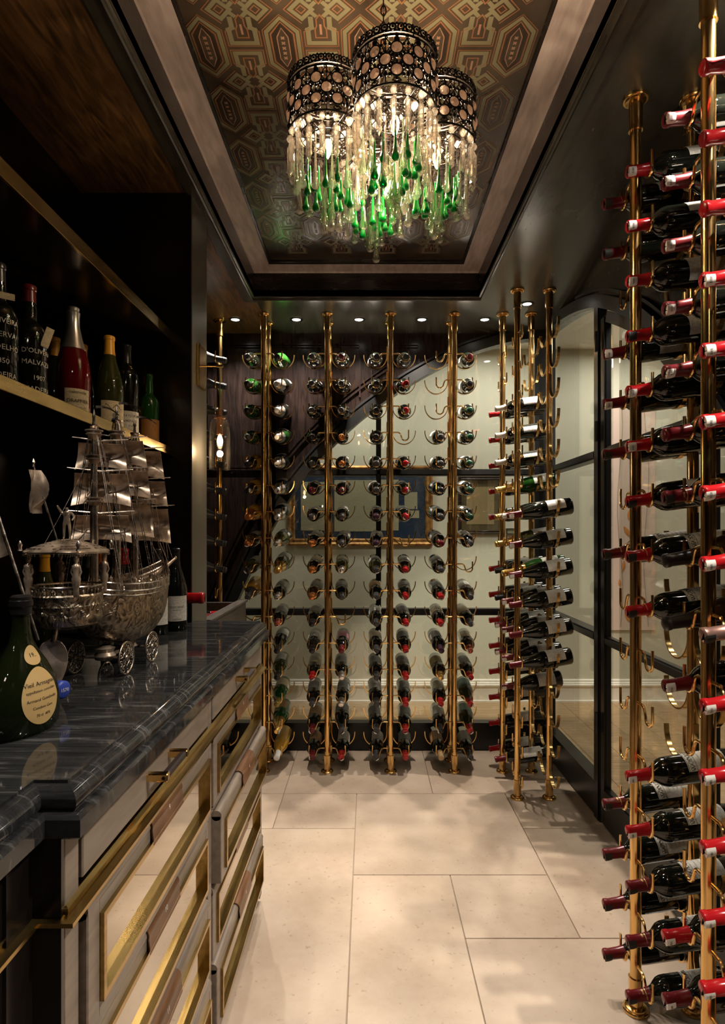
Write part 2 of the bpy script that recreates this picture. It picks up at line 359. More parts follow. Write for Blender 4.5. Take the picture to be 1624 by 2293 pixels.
def tag(o, label=None, cat=None, group=None, kind=None):
    if label: o['label'] = label
    if cat: o['category'] = cat
    if group: o['group'] = group
    if kind: o['kind'] = kind
    return o
def thing(name, label, cat, loc=(0, 0, 0), rot=None, group=None):
    return tag(obj(name, None, None, loc, rot), label, cat, group)
def struct(o, label=None): return tag(o, label, kind='structure')
def fillet(pts, r=.01, n=5):
    P = [Vector(p) for p in pts]; out = [P[0]]
    for i in range(1, len(P)-1):
        a = P[i-1]-P[i]; b = P[i+1]-P[i]; d = min(r, a.length*.49, b.length*.49); A = P[i]+a.normalized()*d; B = P[i]+b.normalized()*d
        for k in range(n+1): t = k/n; out.append(A*(1-t)**2+P[i]*2*t*(1-t)+B*t*t)
    out.append(P[-1]); return out
_tc = {}
def text_mesh(s, size, mat, align='CENTER', wrap=None, depth=0):
    "flat lettering in the XZ plane (facing -Y); wrap=r bends it round a cylinder of that radius about Z"
    key = (s, size, mat.name, align, wrap)
    if key in _tc: return _tc[key]
    c = bpy.data.curves.new('lettering', 'FONT'); c.body = s; c.size = size; c.align_x = align; c.align_y = 'CENTER'; c.resolution_u = 2; c.space_line = 1.0
    o = bpy.data.objects.new('lettering_tmp', c); COL.objects.link(o); bpy.context.view_layer.update()
    me = bpy.data.meshes.new_from_object(o.evaluated_get(bpy.context.evaluated_depsgraph_get()))
    bpy.data.objects.remove(o); bpy.data.curves.remove(c)
    for v in me.vertices:
        x, y = v.co.x, v.co.y
        if wrap: a = x/wrap; v.co = (wrap*sin(a), -wrap*cos(a), y)
        else: v.co = (x, 0, y)
    me.name = 'lettering'; me.materials.clear(); me.materials.append(mat); _tc[key] = me
    return me
# ================================================================== SETTING
HC = 2.483                                             # ceiling height
def chaikin(p, n=3):
    for _ in range(n):
        q = [p[0]]
        for a, b in zip(p, p[1:]):
            q += [(a[0]*.75+b[0]*.25, a[1]*.75+b[1]*.25), (a[0]*.25+b[0]*.75, a[1]*.25+b[1]*.75)]
        p = q+[p[-1]]
    return p
# ---- stone floor: each slab an object, joints recessed
floor = struct(MB().box((-1.2, -1.25, -.06), (1.09, 3.66, -.006)).build('floor', grout_m, smooth=0), 'pale limestone slab floor')
TILES = [(-1.2,-.42,3.003,3.66),(-.42,.32,3.003,3.66),(.32,1.09,3.003,3.66),(-1.2,-.42,2.651,3.003),(-.42,-.058,2.651,3.003),(-.058,.68,2.2925,3.003),
 (.68,1.09,2.651,3.003),(.68,1.09,1.935,2.651),(-.8,-.058,1.2,2.651),(-1.2,-.8,1.2,2.651),(-.058,.31,.9,2.2925),(.31,.68,1.935,2.2925),(.31,1.09,.9,1.935),
 (-1.2,-.45,-.1,1.2),(-.45,-.058,-.1,1.2),(-.058,.55,-.1,.9),(.55,1.09,-.1,.9),(-1.2,-.3,-1.25,-.1),(-.3,.4,-1.25,-.1),(.4,1.09,-1.25,-.1)]
for (x0, x1, y0, y1) in TILES:
    g = .0016; cx, cy = (x0+x1)/2, (y0+y1)/2
    MB().bbox((x0+g-cx, y0+g-cy, -.03), (x1-g-cx, y1-g-cy, 0), .0012).build('tile', stone_m, floor, 0, (cx, cy, 0))
# ---- ceiling with coffer
OX0, OX1, OY0, OY1 = -.572, .553, -.25, 3.03
mb = MB()
mb.box((-1.2, -1.25, HC), (OX0, 3.66, HC+.03), 1); mb.box((OX1, -1.25, HC), (1.12, 3.66, HC+.03)); mb.box((OX0, OY1, HC), (OX1, 3.66, HC+.03)); mb.box((OX0, -1.25, HC), (OX1, OY0, HC+.03))
ceiling = struct(mb.build('ceiling', [ceil_m, soffit_m], smooth=0), 'dark lacquered ceiling round a lit coffer')
def ring(prof):
    mb = MB(); v = []
    for (o, z) in prof: v += [(OX0-o, OY0-o, z), (OX1+o, OY0-o, z), (OX1+o, OY1+o, z), (OX0-o, OY1+o, z)]
    f = [(i*4+k, i*4+(k+1) % 4, i*4+4+(k+1) % 4, i*4+4+k) for i in range(len(prof)-1) for k in range(4)]
    return mb.add(v, f)
struct(ring([(.068, HC), (.066, HC-.003), (.060, HC-.003), (.060, HC+.0), (.056, HC), (.056, HC-.010), (.022, HC-.010), (.019, HC-.016), (.014, HC-.018), (.010, HC-.014), (.008, HC-.008), (.002, HC-.006), (0, HC-.002), (0, HC+.002)]).build('trim_1', soffit_m if 0 else ceil_m, smooth=20), 'moulded frame round the ceiling coffer')
coffer_side = ring([(0, HC), (0, HC+.115)]).build('coffer_side', lacquer, ceiling, 0)
ring([(.0, HC+.115), (-.004, HC+.121), (-.045, HC+.128), (-.088, HC+.121)]).build('coffer_ledge', cove_m, ceiling, 30)
ring([(-.088, HC+.121), (-.088, HC+.127), (-.094, HC+.129), (-.096, HC+.14)]).build('coffer_bead', lacquer, ceiling, 0)
WZ = HC+.1395
wp = MB().box((OX0+.09, OY0+.09, WZ), (OX1-.09, OY1-.09, WZ+.012)).build('wallpaper', paper_m, ceiling, 0)
# printed pattern of the wallpaper: long hexagons and knotted crosses
mb = MB(); PW, PP = .2084, .2452; _zc = [0]
def zn(z): _zc[0] = (_zc[0]+1) % 50; return z-_zc[0]*1.2e-5
def ringpoly(o, i, z, mi):
    z = zn(z); n = len(o); mb.add([(x, y, z) for x, y in o]+[(x, y, z) for x, y in i], [(k, (k+1) % n, n+(k+1) % n, n+k) for k in range(n)], mi)
def hexa(cx, cy, s, t): a, b, c = .052*s, .109*t, .06*t; return [(cx, cy-b), (cx+a, cy-c), (cx+a, cy+c), (cx, cy+b), (cx-a, cy+c), (cx-a, cy-c)]
zz = WZ-.0004
def band(cx, cy, lo, hi, mi): ringpoly(hexa(cx, cy, hi, 1-(1-hi)*.55), hexa(cx, cy, lo, 1-(1-lo)*.55), zz, mi)
def segm(p, q, wid, mi, z=zz):
    p, q = Vector((*p, 0)), Vector((*q, 0)); d = (q-p).normalized(); n = Vector((-d.y, d.x, 0))*wid/2
    z = zn(z); mb.add([(*(a.xy), z) for a in (p-n, q-n, q+n, p+n)], [(0, 1, 2, 3)], mi)
def pathline(pts, wid, mi, z=zz):
    for a, b in zip(pts, pts[1:]):
        A, B = Vector(a), Vector(b); d = (B-A).normalized()*wid/2; segm(A-d, B+d, wid, mi, z)
for i in range(-1, 6):
    for j in range(-8, 7):
        cx, cy = -.4376+PW*i, 1.649+PP*j
        if OX0+.12 < cx < OX1-.12 and OY0+.19 < cy < OY1-.19:
            band(cx, cy, .95, 1.0, 1); band(cx, cy, .70, .90, 0); band(cx, cy, .55, .63, 1)
            band(cx, cy, .30, .52, 2); band(cx, cy, .26, .31, 3)
            for k in (-2, -1, 0, 1, 2):
                for a in range(4): segm((cx, cy+k*.017), (cx+.006*cos(a*pi/2+.8), cy+k*.017+.006*sin(a*pi/2+.8)), .004, 3, zz-.0002)
        x2, y2 = cx+PW/2, cy+PP/2
        if OX0+.15 < x2 < OX1-.15 and OY0+.22 < y2 < OY1-.22:
            for s in (-1, 1):
                st = [(x2-.024, y2+s*.028), (x2-.024, y2+s*.055), (x2-.034, y2+s*.062), (x2-.034, y2+s*.105), (x2+.034, y2+s*.105), (x2+.034, y2+s*.062), (x2+.024, y2+s*.055), (x2+.024, y2+s*.028)]
                pathline(st, .013, 0)
                pathline([(x2+(x-x2)*1.32, y2+(y-y2)*1.10) for x, y in st[1:-1]], .003, 1)
                pathline([(x2, y2+s*.016), (x2+.010, y2+s*.03), (x2+.010, y2+s*.05), (x2+.015, y2+s*.062), (x2+.015, y2+s*.088), (x2-.015, y2+s*.088), (x2-.015, y2+s*.062), (x2-.010, y2+s*.05), (x2-.010, y2+s*.03), (x2, y2+s*.016)], .0035, 1)
                segm((x2, y2+s*.045), (x2, y2+s*.078), .006, 3)
                kx = x2+s*.046
                pathline([(kx, y2-.028), (kx+.028, y2), (kx, y2+.028), (kx-.028, y2), (kx, y2-.028)], .011, 0, zz-.0001)
                pathline([(kx, y2-.012), (kx+.012, y2), (kx, y2+.012), (kx-.012, y2), (kx, y2-.012)], .003, 1)
                pathline([(kx+s*.003, y2-.041), (kx+s*.044, y2), (kx+s*.003, y2+.041)], .003, 1)
                for t in (-1, 1): segm((kx-s*.022, y2+t*.006), (kx-s*.038, y2+t*.022), .011, 0)
pr = mb.build('wallpaper_print', [gold_print, copper_print, dark_print, rose_print], wp, 0)
tag(pr, 'printed gold and copper hexagons and knots', kind='stuff')
# small corner lozenges at the wallpaper's edge are cut off by the bead
# ---- back wall: dark panelling over a sweeping arch, glass below
BY = 3.6
BC = chaikin([(-.955, 0), (-.93, .3), (-.87, .65), (-.763, .929), (-.567, 1.335), (-.39, 1.617), (-.113, 1.914), (.156, 2.117), (.338, 2.229), (.588, 2.356), (.862, 2.434), (1.06, 2.452)])
mb = MB()
def slab(mb, pts, conv, top):
    "front face at depth 0, back at depth .05 ; pts=(u,z) monotonic in u"
    v = []; f = []
    for (u, z) in pts: v += [conv(u, 0, z), conv(u, 0, top), conv(u, .05, z), conv(u, .05, top)]
    for i in range(len(pts)-1):
        a = i*4; b = a+4; f += [(a, b, b+1, a+1), (a+2, a+3, b+3, b+2), (a, a+2, b+2, b)]
    mb.add(v, f)
cb = lambda u, d, z: (u, BY+d, z)
slab(mb, [(-1.2, 0), (-.9551, 0)]+BC, cb, HC+.02)
wall_back = struct(mb.build('wall_back', panel_m, smooth=0), 'dark panelled wall cut by a sweeping arch over the glass')
def offset(c, d):
    o = []
    for i in range(len(c)):
        a = Vector(c[max(i-1, 0)]); b = Vector(c[min(i+1, len(c)-1)]); t = (b-a).normalized(); o.append((c[i][0]-t.y*d, c[i][1]+t.x*d))
    return o
def bead(name, c, d, wid, proud, mat, par, conv=cb, side=(0, 1, 0), lo=.05):
    p = [q for q in offset(c, d) if q[1] > lo and q[1] < HC-.005]
    return MB().strap([conv(u, -proud/2+.004, z) for u, z in p], side, proud+.008, wid).build(name, mat, par, 25)
bead('arch_band', BC, .028, .056, .03, black_m, wall_back, lo=-.1)
bead('arch_bead', BC, .075, .012, .014, black_m, wall_back)
p2 = [q for q in offset(BC, .15) if q[0] < .25 and q[0] > -1.08 and q[1] > .9]
for w_, dd in ((.012, 0), (.006, .02)):
    MB().strap([cb(u, -.006, z) for u, z in offset(p2, dd)], (0, 1, 0), .016, w_).build('panel_bead', panel_m, wall_back, 25)
for (a, b) in (((-.95, 2.40), (-.05, 2.40)), ((-.95, 2.415), (-.05, 2.415)), ((.02, 2.40), (.30, 2.40)), ((.02, 2.415), (.30, 2.415)), ((-1.0, 1.67), (-.55, 1.67)), ((-1.0, 1.685), (-.55, 1.685))):
    MB().box((a[0], BY-.012, a[1]-.004), (b[0], BY+.002, b[1]+.004)).build('panel_bead', panel_m, wall_back, 0)
for (x, z0, z1) in ((-.95, 1.72, 2.41), (.30, 2.30, 2.41), (-.05, 2.1, 2.41), (.02, 2.14, 2.41)):
    MB().box((x-.005, BY-.012, z0), (x+.005, BY+.002, z1)).build('panel_bead', panel_m, wall_back, 0)
# ---- glazing of the back wall
def bar(mb, conv, u0, u1, z0, z1, d0=-.012, d1=.045, step=.007):
    for (e, p) in ((0, 0), (step, -.008)):
        a = conv(u0+e, d0+p, z0+e); b = conv(u1-e, d1, z1-e); mb.box(a, b)
win1 = struct(obj('window_1', None, None, (.06, BY, 0)), 'black steel framed glazing under the arch'); W1 = lambda u, d, z: (u-.06, d, z)
mb = MB(); bar(mb, W1, -.95, 1.0, .0, .165, -.004); mb.box(W1(-.95, -.02, .15), W1(1.0, .045, .168)); mb.build('kick_panel', black_m, win1, 0)
mb = MB(); bar(mb, W1, .046, .076, .165, 2.06); mb.build('mullion', black_m, win1, 0)
for z in (.824, 1.654):
    mb = MB(); bar(mb, W1, -.86 if z < 1 else -.36, 1.0, z-.019, z+.019); mb.build('glazing_bar', black_m, win1, 0)
for (u0, u1) in ((-.95, .061), (.061, 1.0)):
    for (z0, z1) in ((.16, .824), (.824, 1.654), (1.654, 2.46)):
        MB().box(W1(u0, .055, z0), W1(u1, .061, z1)).build('pane', glass_m, win1, 0)
# ---- right wall: half arch, glazing and glass door
RX = 1.05
RC = chaikin([(.93, 0), (.98, .3), (1.12, .65), (1.4, 1.12), (1.68, 1.5), (1.9, 1.76), (2.08, 1.93), (2.286, 2.095), (2.424, 2.173), (2.63, 2.275), (2.78, 2.335), (3.055, 2.405), (3.407, 2.45), (3.62, 2.458)])
cr_ = lambda u, d, z: (RX+d, u, z)
mb = MB(); slab(mb, [(-1.25, 0), (.9299, 0)]+RC, cr_, HC+.02)
wall_right = struct(mb.build('wall_right', lacquer, smooth=0), 'dark wall cut by a half arch over the glass door')
bead('arch_band', RC, .028, .056, .03, black_m, wall_right, cr_, (1, 0, 0), -.1)
bead('arch_bead', RC, .075, .012, .014, black_m, wall_right, cr_, (1, 0, 0))
MB().box((.99, 3.55, 0), (1.1, 3.66, HC+.02)).box((.975, 3.535, 0), (1.0, 3.56, HC)).build('corner_post', black_m, wall_right, 0)
win2 = struct(obj('window_2', None, None, (RX, 3.15, 0)), 'fixed glass bay between the corner post and the door'); W2 = lambda u, d, z: (d, u-3.15, z)
mb = MB(); bar(mb, W2, 2.76, 3.56, 0, .165, -.004); mb.box(W2(2.76, -.02, .15), W2(3.56, .045, .168)); mb.build('kick_panel', black_m, win2, 0)
for z in (.824, 1.654):
    mb = MB(); bar(mb, W2, 2.76, 3.56, z-.019, z+.019); mb.build('glazing_bar', black_m, win2, 0)
mb = MB(); bar(mb, W2, 2.705, 2.765, 0, 2.33, -.012, .02); mb.build('jamb', black_m, win2, 0)
for (z0, z1) in ((.16, .824), (.824, 1.654), (1.654, 2.46)):
    MB().box(W2(2.74, .055, z0), W2(3.6, .061, z1)).build('pane', glass_m, win2, 0)
door1 = struct(obj('door_1', None, None, (RX, 2.25, 0)), 'black steel framed glass door with a sloping arched head'); W3 = lambda u, d, z: (d, u-2.25, z)
for (a, b, z1) in ((2.645, 2.692, 2.25), (1.825, 1.865, 1.66)):
    mb = MB(); bar(mb, W3, a, b, .01, z1, -.008, .014, .005); mb.build('stile', black_m, door1, 0)
mb = MB(); bar(mb, W3, 1.86, 2.65, .01, .175, -.010, .014); mb.build('kick_panel', black_m, door1, 0)
for z in (.824, 1.654):
    mb = MB(); bar(mb, W3, 1.86, 2.65, z-.019, z+.019, -.008, .014); mb.build('glazing_bar', black_m, door1, 0)
for (z0, z1) in ((.17, .824), (.824, 1.654), (1.654, 2.40)):
    MB().box(W3(1.84, .055, z0), W3(2.66, .061, z1)).build('pane', glass_m, door1, 0)
p = [q for q in offset(RC, -.03) if 1.86 < q[0] < 2.63]
MB().strap([W3(u, .008, z) for u, z in p], (1, 0, 0), .05, .045).build('arched_rail', black_m, door1, 25)
for z in (.45, 1.75, 2.15): MB().tube([W3(2.697, -.03, z-.045), W3(2.697, -.03, z+.045)], .009, 8).build('hinge', black_m, door1)
win3 = struct(obj('window_3', None, None, (RX, 1.4, 0)), 'glass bay on the near side of the door'); W4 = lambda u, d, z: (d, u-1.4, z)
mb = MB(); bar(mb, W4, 1.0, 1.81, 0, .165, -.004); mb.build('kick_panel', black_m, win3, 0)
mb = MB(); bar(mb, W4, 1.2, 1.81, .805, .843); mb.build('glazing_bar', black_m, win3, 0)
for (z0, z1) in ((.16, .824), (.824, 1.66)): MB().box(W4(.95, .055, z0), W4(1.83, .061, z1)).build('pane', glass_m, win3, 0)
# ---- remaining walls of the room
struct(MB().box((-1.2, 2.292, 0), (-1.12, 3.62, HC+.02)).build('wall_left', panel_m, smooth=0), 'dark panelled wall behind the tall rack beyond the pier')
struct(MB().box((-1.2, -1.25, 0), (-1.0, 2.292, HC+.02)).build('wall_hutch', hutch_m, smooth=0), 'black back wall of the shelving niche')
struct(MB().box((-1.2, -1.3, 0), (1.12, -1.25, HC+.02)).build('wall_front', lacquer, smooth=0), 'dark wall closing the cellar')
mb = MB().box((-1.0, 2.106, 0), (-.615, 2.292, HC)); pier = struct(mb.build('wall_pier', hutch_m, smooth=0), 'pier closing the shelving niche')
MB().box((-.617, 2.103, .95), (-.6135, 2.2925, HC)).build('metal_facing', steel_m, pier, 0)
# ---- corridor beyond the glass
cor_floor = struct(MB().box((-1.5, 3.66, -.06), (3.3, 4.9, -.012)).box((1.09, -1.3, -.06), (3.3, 3.66, -.012)).build('floor_corridor', dark_m, smooth=0), 'oak board floor of the corridor')
rr = random.Random(3)
def plank(x0, x1, y0, y1): MB().bbox((x0-(x0+x1)/2+.001, y0-(y0+y1)/2+.001, -.02), (x1-(x0+x1)/2-.001, y1-(y0+y1)/2-.001, 0), .001).build('plank', oak_m, cor_floor, 0, ((x0+x1)/2, (y0+y1)/2, 0))
y = 3.66
while y < 4.63:
    x = -1.5-rr.random()*.6
    while x < 1.09: L = 1.1+rr.random()*.6; plank(max(x, -1.5), min(x+L, 1.09), y, y+.19); x += L
    y += .19
for k in range(11):
    y = -1.3-rr.random()*.5; x = 1.09+k*.19
    while y < 4.63: L = 1.3+rr.random()*.6; plank(x, x+.19, max(y, -1.3), min(y+L, 4.66)); y += L
struct(MB().box((-1.5, 4.63, 0), (3.3, 4.7, 2.75)).build('wall_corridor_back', cream_m, smooth=0), 'cream corridor wall hung with framed documents')
struct(MB().box((2.95, -1.3, 0), (3.05, 4.63, 2.75)).build('wall_corridor_right', pink_m, smooth=0), 'blush corridor wall facing the glass door')
struct(MB().box((-1.5, 3.66, 0), (-1.42, 4.63, 2.75)).build('wall_corridor_left', cream_m, smooth=0), 'cream end wall of the corridor')
struct(MB().box((1.1, -1.36, 0), (3.05, -1.3, 2.75)).build('wall_corridor_front', cream_m, smooth=0), 'cream wall at the near end of the corridor')
struct(MB().box((-1.5, 3.66, 2.70), (3.05, 4.7, 2.75)).box((1.12, -1.36, 2.70), (3.05, 3.66, 2.75)).build('ceiling_corridor', trim_m, smooth=0), 'white corridor ceiling')
def skirting(name, a, b, n, label):
    mb = MB(); a = Vector(a); b = Vector(b); n = Vector(n)
    prof = [(.0, 0), (.024, 0), (.024, .012), (.018, .016), (.018, .118), (.028, .122), (.03, .132), (.022, .138), (.022, .146), (.012, .152), (.012, .165), (.005, .172), (0, .172)]
    v = []
    for p in (a, b):
        for (o, z) in prof: v.append(p+n*o+Vector((0, 0, z)))
    m = len(prof); mb.add(v, [(i, i+1, m+i+1, m+i) for i in range(m-1)]); return struct(mb.build(name, trim_m, smooth=20), label)
skirting('baseboard_back', (-1.42, 4.63, 0), (2.95, 4.63, 0), (0, -1, 0), 'white moulded baseboard under the framed documents')
skirting('baseboard_right', (2.95, -1.3, 0), (2.95, 4.63, 0), (-1, 0, 0), 'white moulded baseboard on the blush wall')
# ---- framed papers on the corridor wall
script_m = label_mat('handwritten_paper', 'E2D6B8', '5B4A36', 42, .4); print_m = label_mat('printed_paper', 'C9AE82', '4A3620', 60, .4)
navy_m = pbr('navy_mat', (.02, .05, .125), .7); bronze_m = pbr('bronze_mat', (.16, .11, .05), .6)
gilt_m = grain(pbr('gilt_frame', (.42, .2, .06), .35, .5), (.2, .08, .025), (.55, .3, .09), (3, 3, 3), 9, 5); dkwood_m = pbr('frame_wood', (.03, .018, .012), .35)
def frame(name, label, x0, x1, z0, z1, wid, fm, mm, papers, Y=4.63):
    c = ((x0+x1)/2, Y, z0); t = thing(name, label, 'picture', c); L = lambda x, y, z: (x-c[0], y, z-z0)
    mb = MB(); v = []
    for (i, d) in ((0, -.002), (0, -.028), (wid*.25, -.034), (wid*.5, -.026), (wid*.8, -.03), (wid, -.016), (wid, -.004)):
        v += [L(x0+i, d, z0+i), L(x1-i, d, z0+i), L(x1-i, d, z1-i), L(x0+i, d, z1-i)]
    mb.add(v, [(k*4+j, k*4+(j+1) % 4, k*4+4+(j+1) % 4, k*4+4+j) for k in range(6) for j in range(4)]); mb.build('frame', fm, t, 25)
    MB().box(L(x0+wid*.7, -.010, z0+wid*.7), L(x1-wid*.7, -.002, z1-wid*.7)).build('mat_board', mm, t, 0)
    for (a, b, e, g, m) in papers: MB().box(L(a, -.0125, e), L(b, -.010, g)).build('paper', m, t, 0)
    MB().box(L(x0+wid*.8, -.0155, z0+wid*.8), L(x1-wid*.8, -.0145, z1-wid*.8)).build('glazing', glass_m, t, 0)
K = 4.615/F; fx = lambda px: (px-CX)*K; fz = lambda py: CH-(py-CY)*K
frame('framed_documents', 'wide gilt framed handwritten papers on a navy mat', fx(645), fx(969), fz(1222), fz(1043), .055, gilt_m, navy_m,
      [(fx(674), fx(733), fz(1188), fz(1079), script_m), (fx(749), fx(844), fz(1190), fz(1075), script_m), (fx(852), fx(893), fz(1188), fz(1074), script_m), (fx(906), fx(935), fz(1140), fz(1102), script_m), (fx(915), fx(939), fz(1160), fz(1143), script_m)])
frame('framed_certificate', 'small dark framed printed certificate on a bronze mat', fx(1026), fx(1128), fz(1196), fz(1066), .03, dkwood_m, bronze_m, [(fx(1045), fx(1107), fz(1174), fz(1090), print_m)])
frame('name_card', 'small cream card in a thin frame beside the certificate', fx(1134), fx(1158), fz(1196), fz(1183), .006, dkwood_m, script_m, [])
# flower panel and landscape seen far through the door
t = thing('flower_panel', 'tall blush wall hanging painted with trailing orange petals', 'wall hanging', (2.02, 4.63, .55))
MB().box((-.17, -.02, 0), (.17, -.002, 1.75)).build('cloth', pbr('blush_cloth', 'D9C3B4', .7), t, 0)
petal = pbr('orange_petal', (.62, .25, .06), .6); stem = pbr('grey_stem', (.35, .3, .24), .7)
for k in range(12):
    x, z, a = rr.uniform(-.12, .12), .1+k*.13, rr.uniform(-.6, .6); mb = MB(); s = rr.uniform(.02, .035)
    g = [[(x+(u*s*sin(pi*v/6)*.5)*cos(a)-(v/6-.5)*3*s*sin(a), -.022-.003*(1-u*u), z+(u*s*sin(pi*v/6)*.5)*sin(a)+(v/6-.5)*3*s*cos(a)) for v in range(7)] for u in (-1, -.5, 0, .5, 1)]
    mb.sheet(g, .001).build('petal', petal, t)
for k in range(3): MB().tube([(-.1+k*.1+.02*sin(z*5+k), -.023, z) for z in [i*.17+.03 for i in range(11)]], .002, 5).build('stem', stem, t)
t = thing('landscape_picture', 'green misty landscape picture on the blush wall', 'picture', (2.95, 4.25, 1.15))
gm = grain(pbr('landscape_print', (.1, .16, .11), .5), (.03, .06, .04), (.28, .36, .25), (1, 2, 3), 5, 6)
MB().box((-.03, -.36, 0), (-.002, .36, .75)).build('frame', dkwood_m, t, 0); MB().box((-.034, -.32, .04), (-.029, .32, .71)).build('print', gm, t, 0)
# ---- recessed downlights
DL = [(-.74, 3.361, 'nearest the pier'), (-.40, 3.361, 'second from the pier'), (-.052, 3.361, 'third from the pier'), (.298, 3.361, 'fourth from the pier'), (.648, 3.361, 'nearest the corner rack pole'), (.823, 3.13, 'between the two corner rack poles'),
      (.83, 1.22, 'over the rack beside the door'), (.93, .80, 'over the last rack'), (.2, -.45, 'over the entrance'), (-.655, .55, 'added out of view to light the counter')]  # last one is an added, unseen light that brightens the ship and counter
trimring = MB().lathe([(.022, -.001), (.024, -.004), (.034, -.004), (.036, -.001), (.036, .0)], 24).mesh('trim_ring', black_m)
lens = MB().lathe([(0, -.0032), (.012, -.003), (.0225, -.0015)], 20).mesh('lens', led_m)
for k, (x, y, s) in enumerate(DL):
    t = thing('downlight', 'small round recessed ceiling light '+s, 'downlight', (x, y, HC-.0005), group='recessed ceiling lights')
    obj('trim_ring', trimring, t); obj('lens', lens, t)
    l = lamp('downlight_beam', 'SPOT', (0, 0, -.012), 62 if k < 6 else (62, 95, 7, 26)[k-6], (1, .90, .78), .012, spot=118, blend=1); l.parent = t
# ================================================================== BOTTLES
BP = {'bordeaux': dict(L=.300, r=.0375, g=[(0,.006),(.022,.005),(.034,0),(.0375,.005),(.0375,.192),(.0366,.203),(.033,.214),(.026,.224),(.0195,.232),(.0158,.242),(.0143,.256),(.0138,.286),(.0153,.288),(.0153,.297),(.0135,.299),(0,.299)], cap=.240, lab=(.055,.155)),
      'burgundy': dict(L=.296, r=.041, g=[(0,.006),(.024,.005),(.037,0),(.041,.006),(.041,.125),(.0402,.142),(.0375,.160),(.0325,.180),(.0265,.200),(.0205,.220),(.0165,.238),(.0147,.254),(.014,.282),(.0157,.284),(.0157,.293),(.0138,.295),(0,.295)], cap=.238, lab=(.035,.12)),
      'champagne': dict(L=.316, r=.0435, g=[(0,.008),(.026,.006),(.039,0),(.0435,.007),(.0435,.132),(.0427,.15),(.039,.172),(.033,.195),(.026,.218),(.020,.24),(.0163,.262),(.015,.287),(.0165,.292),(.0168,.300),(.0148,.304),(.0150,.312),(.013,.315),(0,.315)], cap=.200, lab=(.035,.115)),
      'madeira': dict(L=.300, r=.0395, g=[(0,.006),(.024,.005),(.036,0),(.0395,.005),(.0400,.165),(.0392,.18),(.035,.195),(.027,.206),(.0195,.213),(.0168,.222),(.0172,.238),(.0165,.252),(.0148,.262),(.0145,.286),(.0163,.288),(.0163,.297),(.0145,.3),(0,.3)], cap=.258, lab=(.03,.06)),
      'flask': dict(L=.215, r=.066, g=[(0,.005),(.04,.004),(.058,0),(.0655,.008),(.068,.03),(.067,.055),(.060,.08),(.046,.105),(.031,.125),(.021,.142),(.0165,.16),(.0150,.178),(.0148,.197),(.0165,.199),(.0165,.207),(.0148,.208),(.0148,.213),(0,.214)], cap=.186, lab=(.02,.09))}
_bm = {}
def prof_r(k, z):
    g = BP[k]['g']
    for (r0, z0), (r1, z1) in zip(g[3:], g[4:]):
        if z0 <= z <= z1 and z1 > z0: return r0+(r1-r0)*(z-z0)/(z1-z0)
    return g[-3][0]
def bmesh_(k, what, key, extra=None):
    q = (k, what, key, extra)
    if q in _bm: return _bm[q]
    B = BP[k]; mb = MB(); fl = .62 if k == 'flask' else 1
    if what == 'glass': me = mb.lathe(B['g'], 28, sy=fl).mesh('glass', GL[key], 50)
    elif what == 'cap':
        z0 = B['cap']; e = .0006; pr = [(prof_r(k, z0), z0-.0004), (prof_r(k, z0)+e, z0)]
        for (r, z) in B['g']:
            if z > z0+.004 and r > 0: pr.append((r+e, z))
        top = B['L']+.0006
        if k == 'champagne': pr = [(r+(.0008 if i % 2 else 0), z) for i, (r, z) in enumerate(pr)]
        pr += [(.0125, top-.0004), (0, top)]
        me = mb.lathe(pr, 24, sy=fl if z0 < .15 else 1).mesh('capsule', CAP[key], 40)
    elif what == 'label':
        (z0, z1), half = extra[:2], extra[2]; r = B['r']+.0005; n = 16; g = []
        for z in (z0, (z0+z1)/2, z1):
            g.append([((prof_r(k, z)+.0006)*cos(pi/2+half*(2*i/n-1)), (prof_r(k, z)+.0006)*sin(pi/2+half*(2*i/n-1)), z) for i in range(n+1)])
        me = mb.sheet(g, -.0003).mesh('label', LB[key] if key in LB else MATS[key], 50)
    elif what == 'tag':
        L = B['L']; n = 6; g = []
        for z in (L-.020, L-.0105, L-.0004): g.append([((prof_r(k, min(z, L-.004))+.0012)*cos(pi/2+.75*(2*i/n-1)), (prof_r(k, min(z, L-.004))+.0012)*sin(pi/2+.75*(2*i/n-1)), z) for i in range(n+1)])
        g.append([(.012*(2*i/n-1), .004, L+.0012) for i in range(n+1)])
        me = mb.sheet(g, -.0003).mesh('price_tag', MATS[key], 60)
    elif what == 'band':
        z = extra; me = mb.lathe([(prof_r(k, z)+.0008, z), (prof_r(k, z)+.0009, z+.0008), (prof_r(k, z+.0016)+.0008, z+.0016)], 20, a0=.3, a1=4.2).lathe([(prof_r(k, z+.006)+.0008, z+.006), (prof_r(k, z+.01)+.0009, z+.010)], 8, a0=1.2, a1=2.0).mesh('cap_print', MATS[key])
    _bm[q] = me
    return me
def bottle(kind, glass, cap, text, group, loc, rot, lab=None, labspan=None, half=1.05, tagged=None, band=None, s=1, name=None, dtag=0):
    B = BP[kind]
    t = thing(name or ('champagne_bottle' if kind == 'champagne' else 'wine_bottle'), text, 'bottle', loc, rot, group)
    if s != 1: t.scale = (s, s, s)
    obj('glass', bmesh_(kind, 'glass', glass), t)
    if cap: obj('capsule', bmesh_(kind, 'cap', cap), t)
    if lab: obj('label', bmesh_(kind, 'label', lab, (*(labspan or B['lab']), half)), t)
    if tagged: obj('price_tag', bmesh_(kind, 'tag', tagged), t, rot=(0, 0, dtag))
    if band: obj('cap_print', bmesh_(kind, 'band', band, B['cap']+.012), t)
    return t
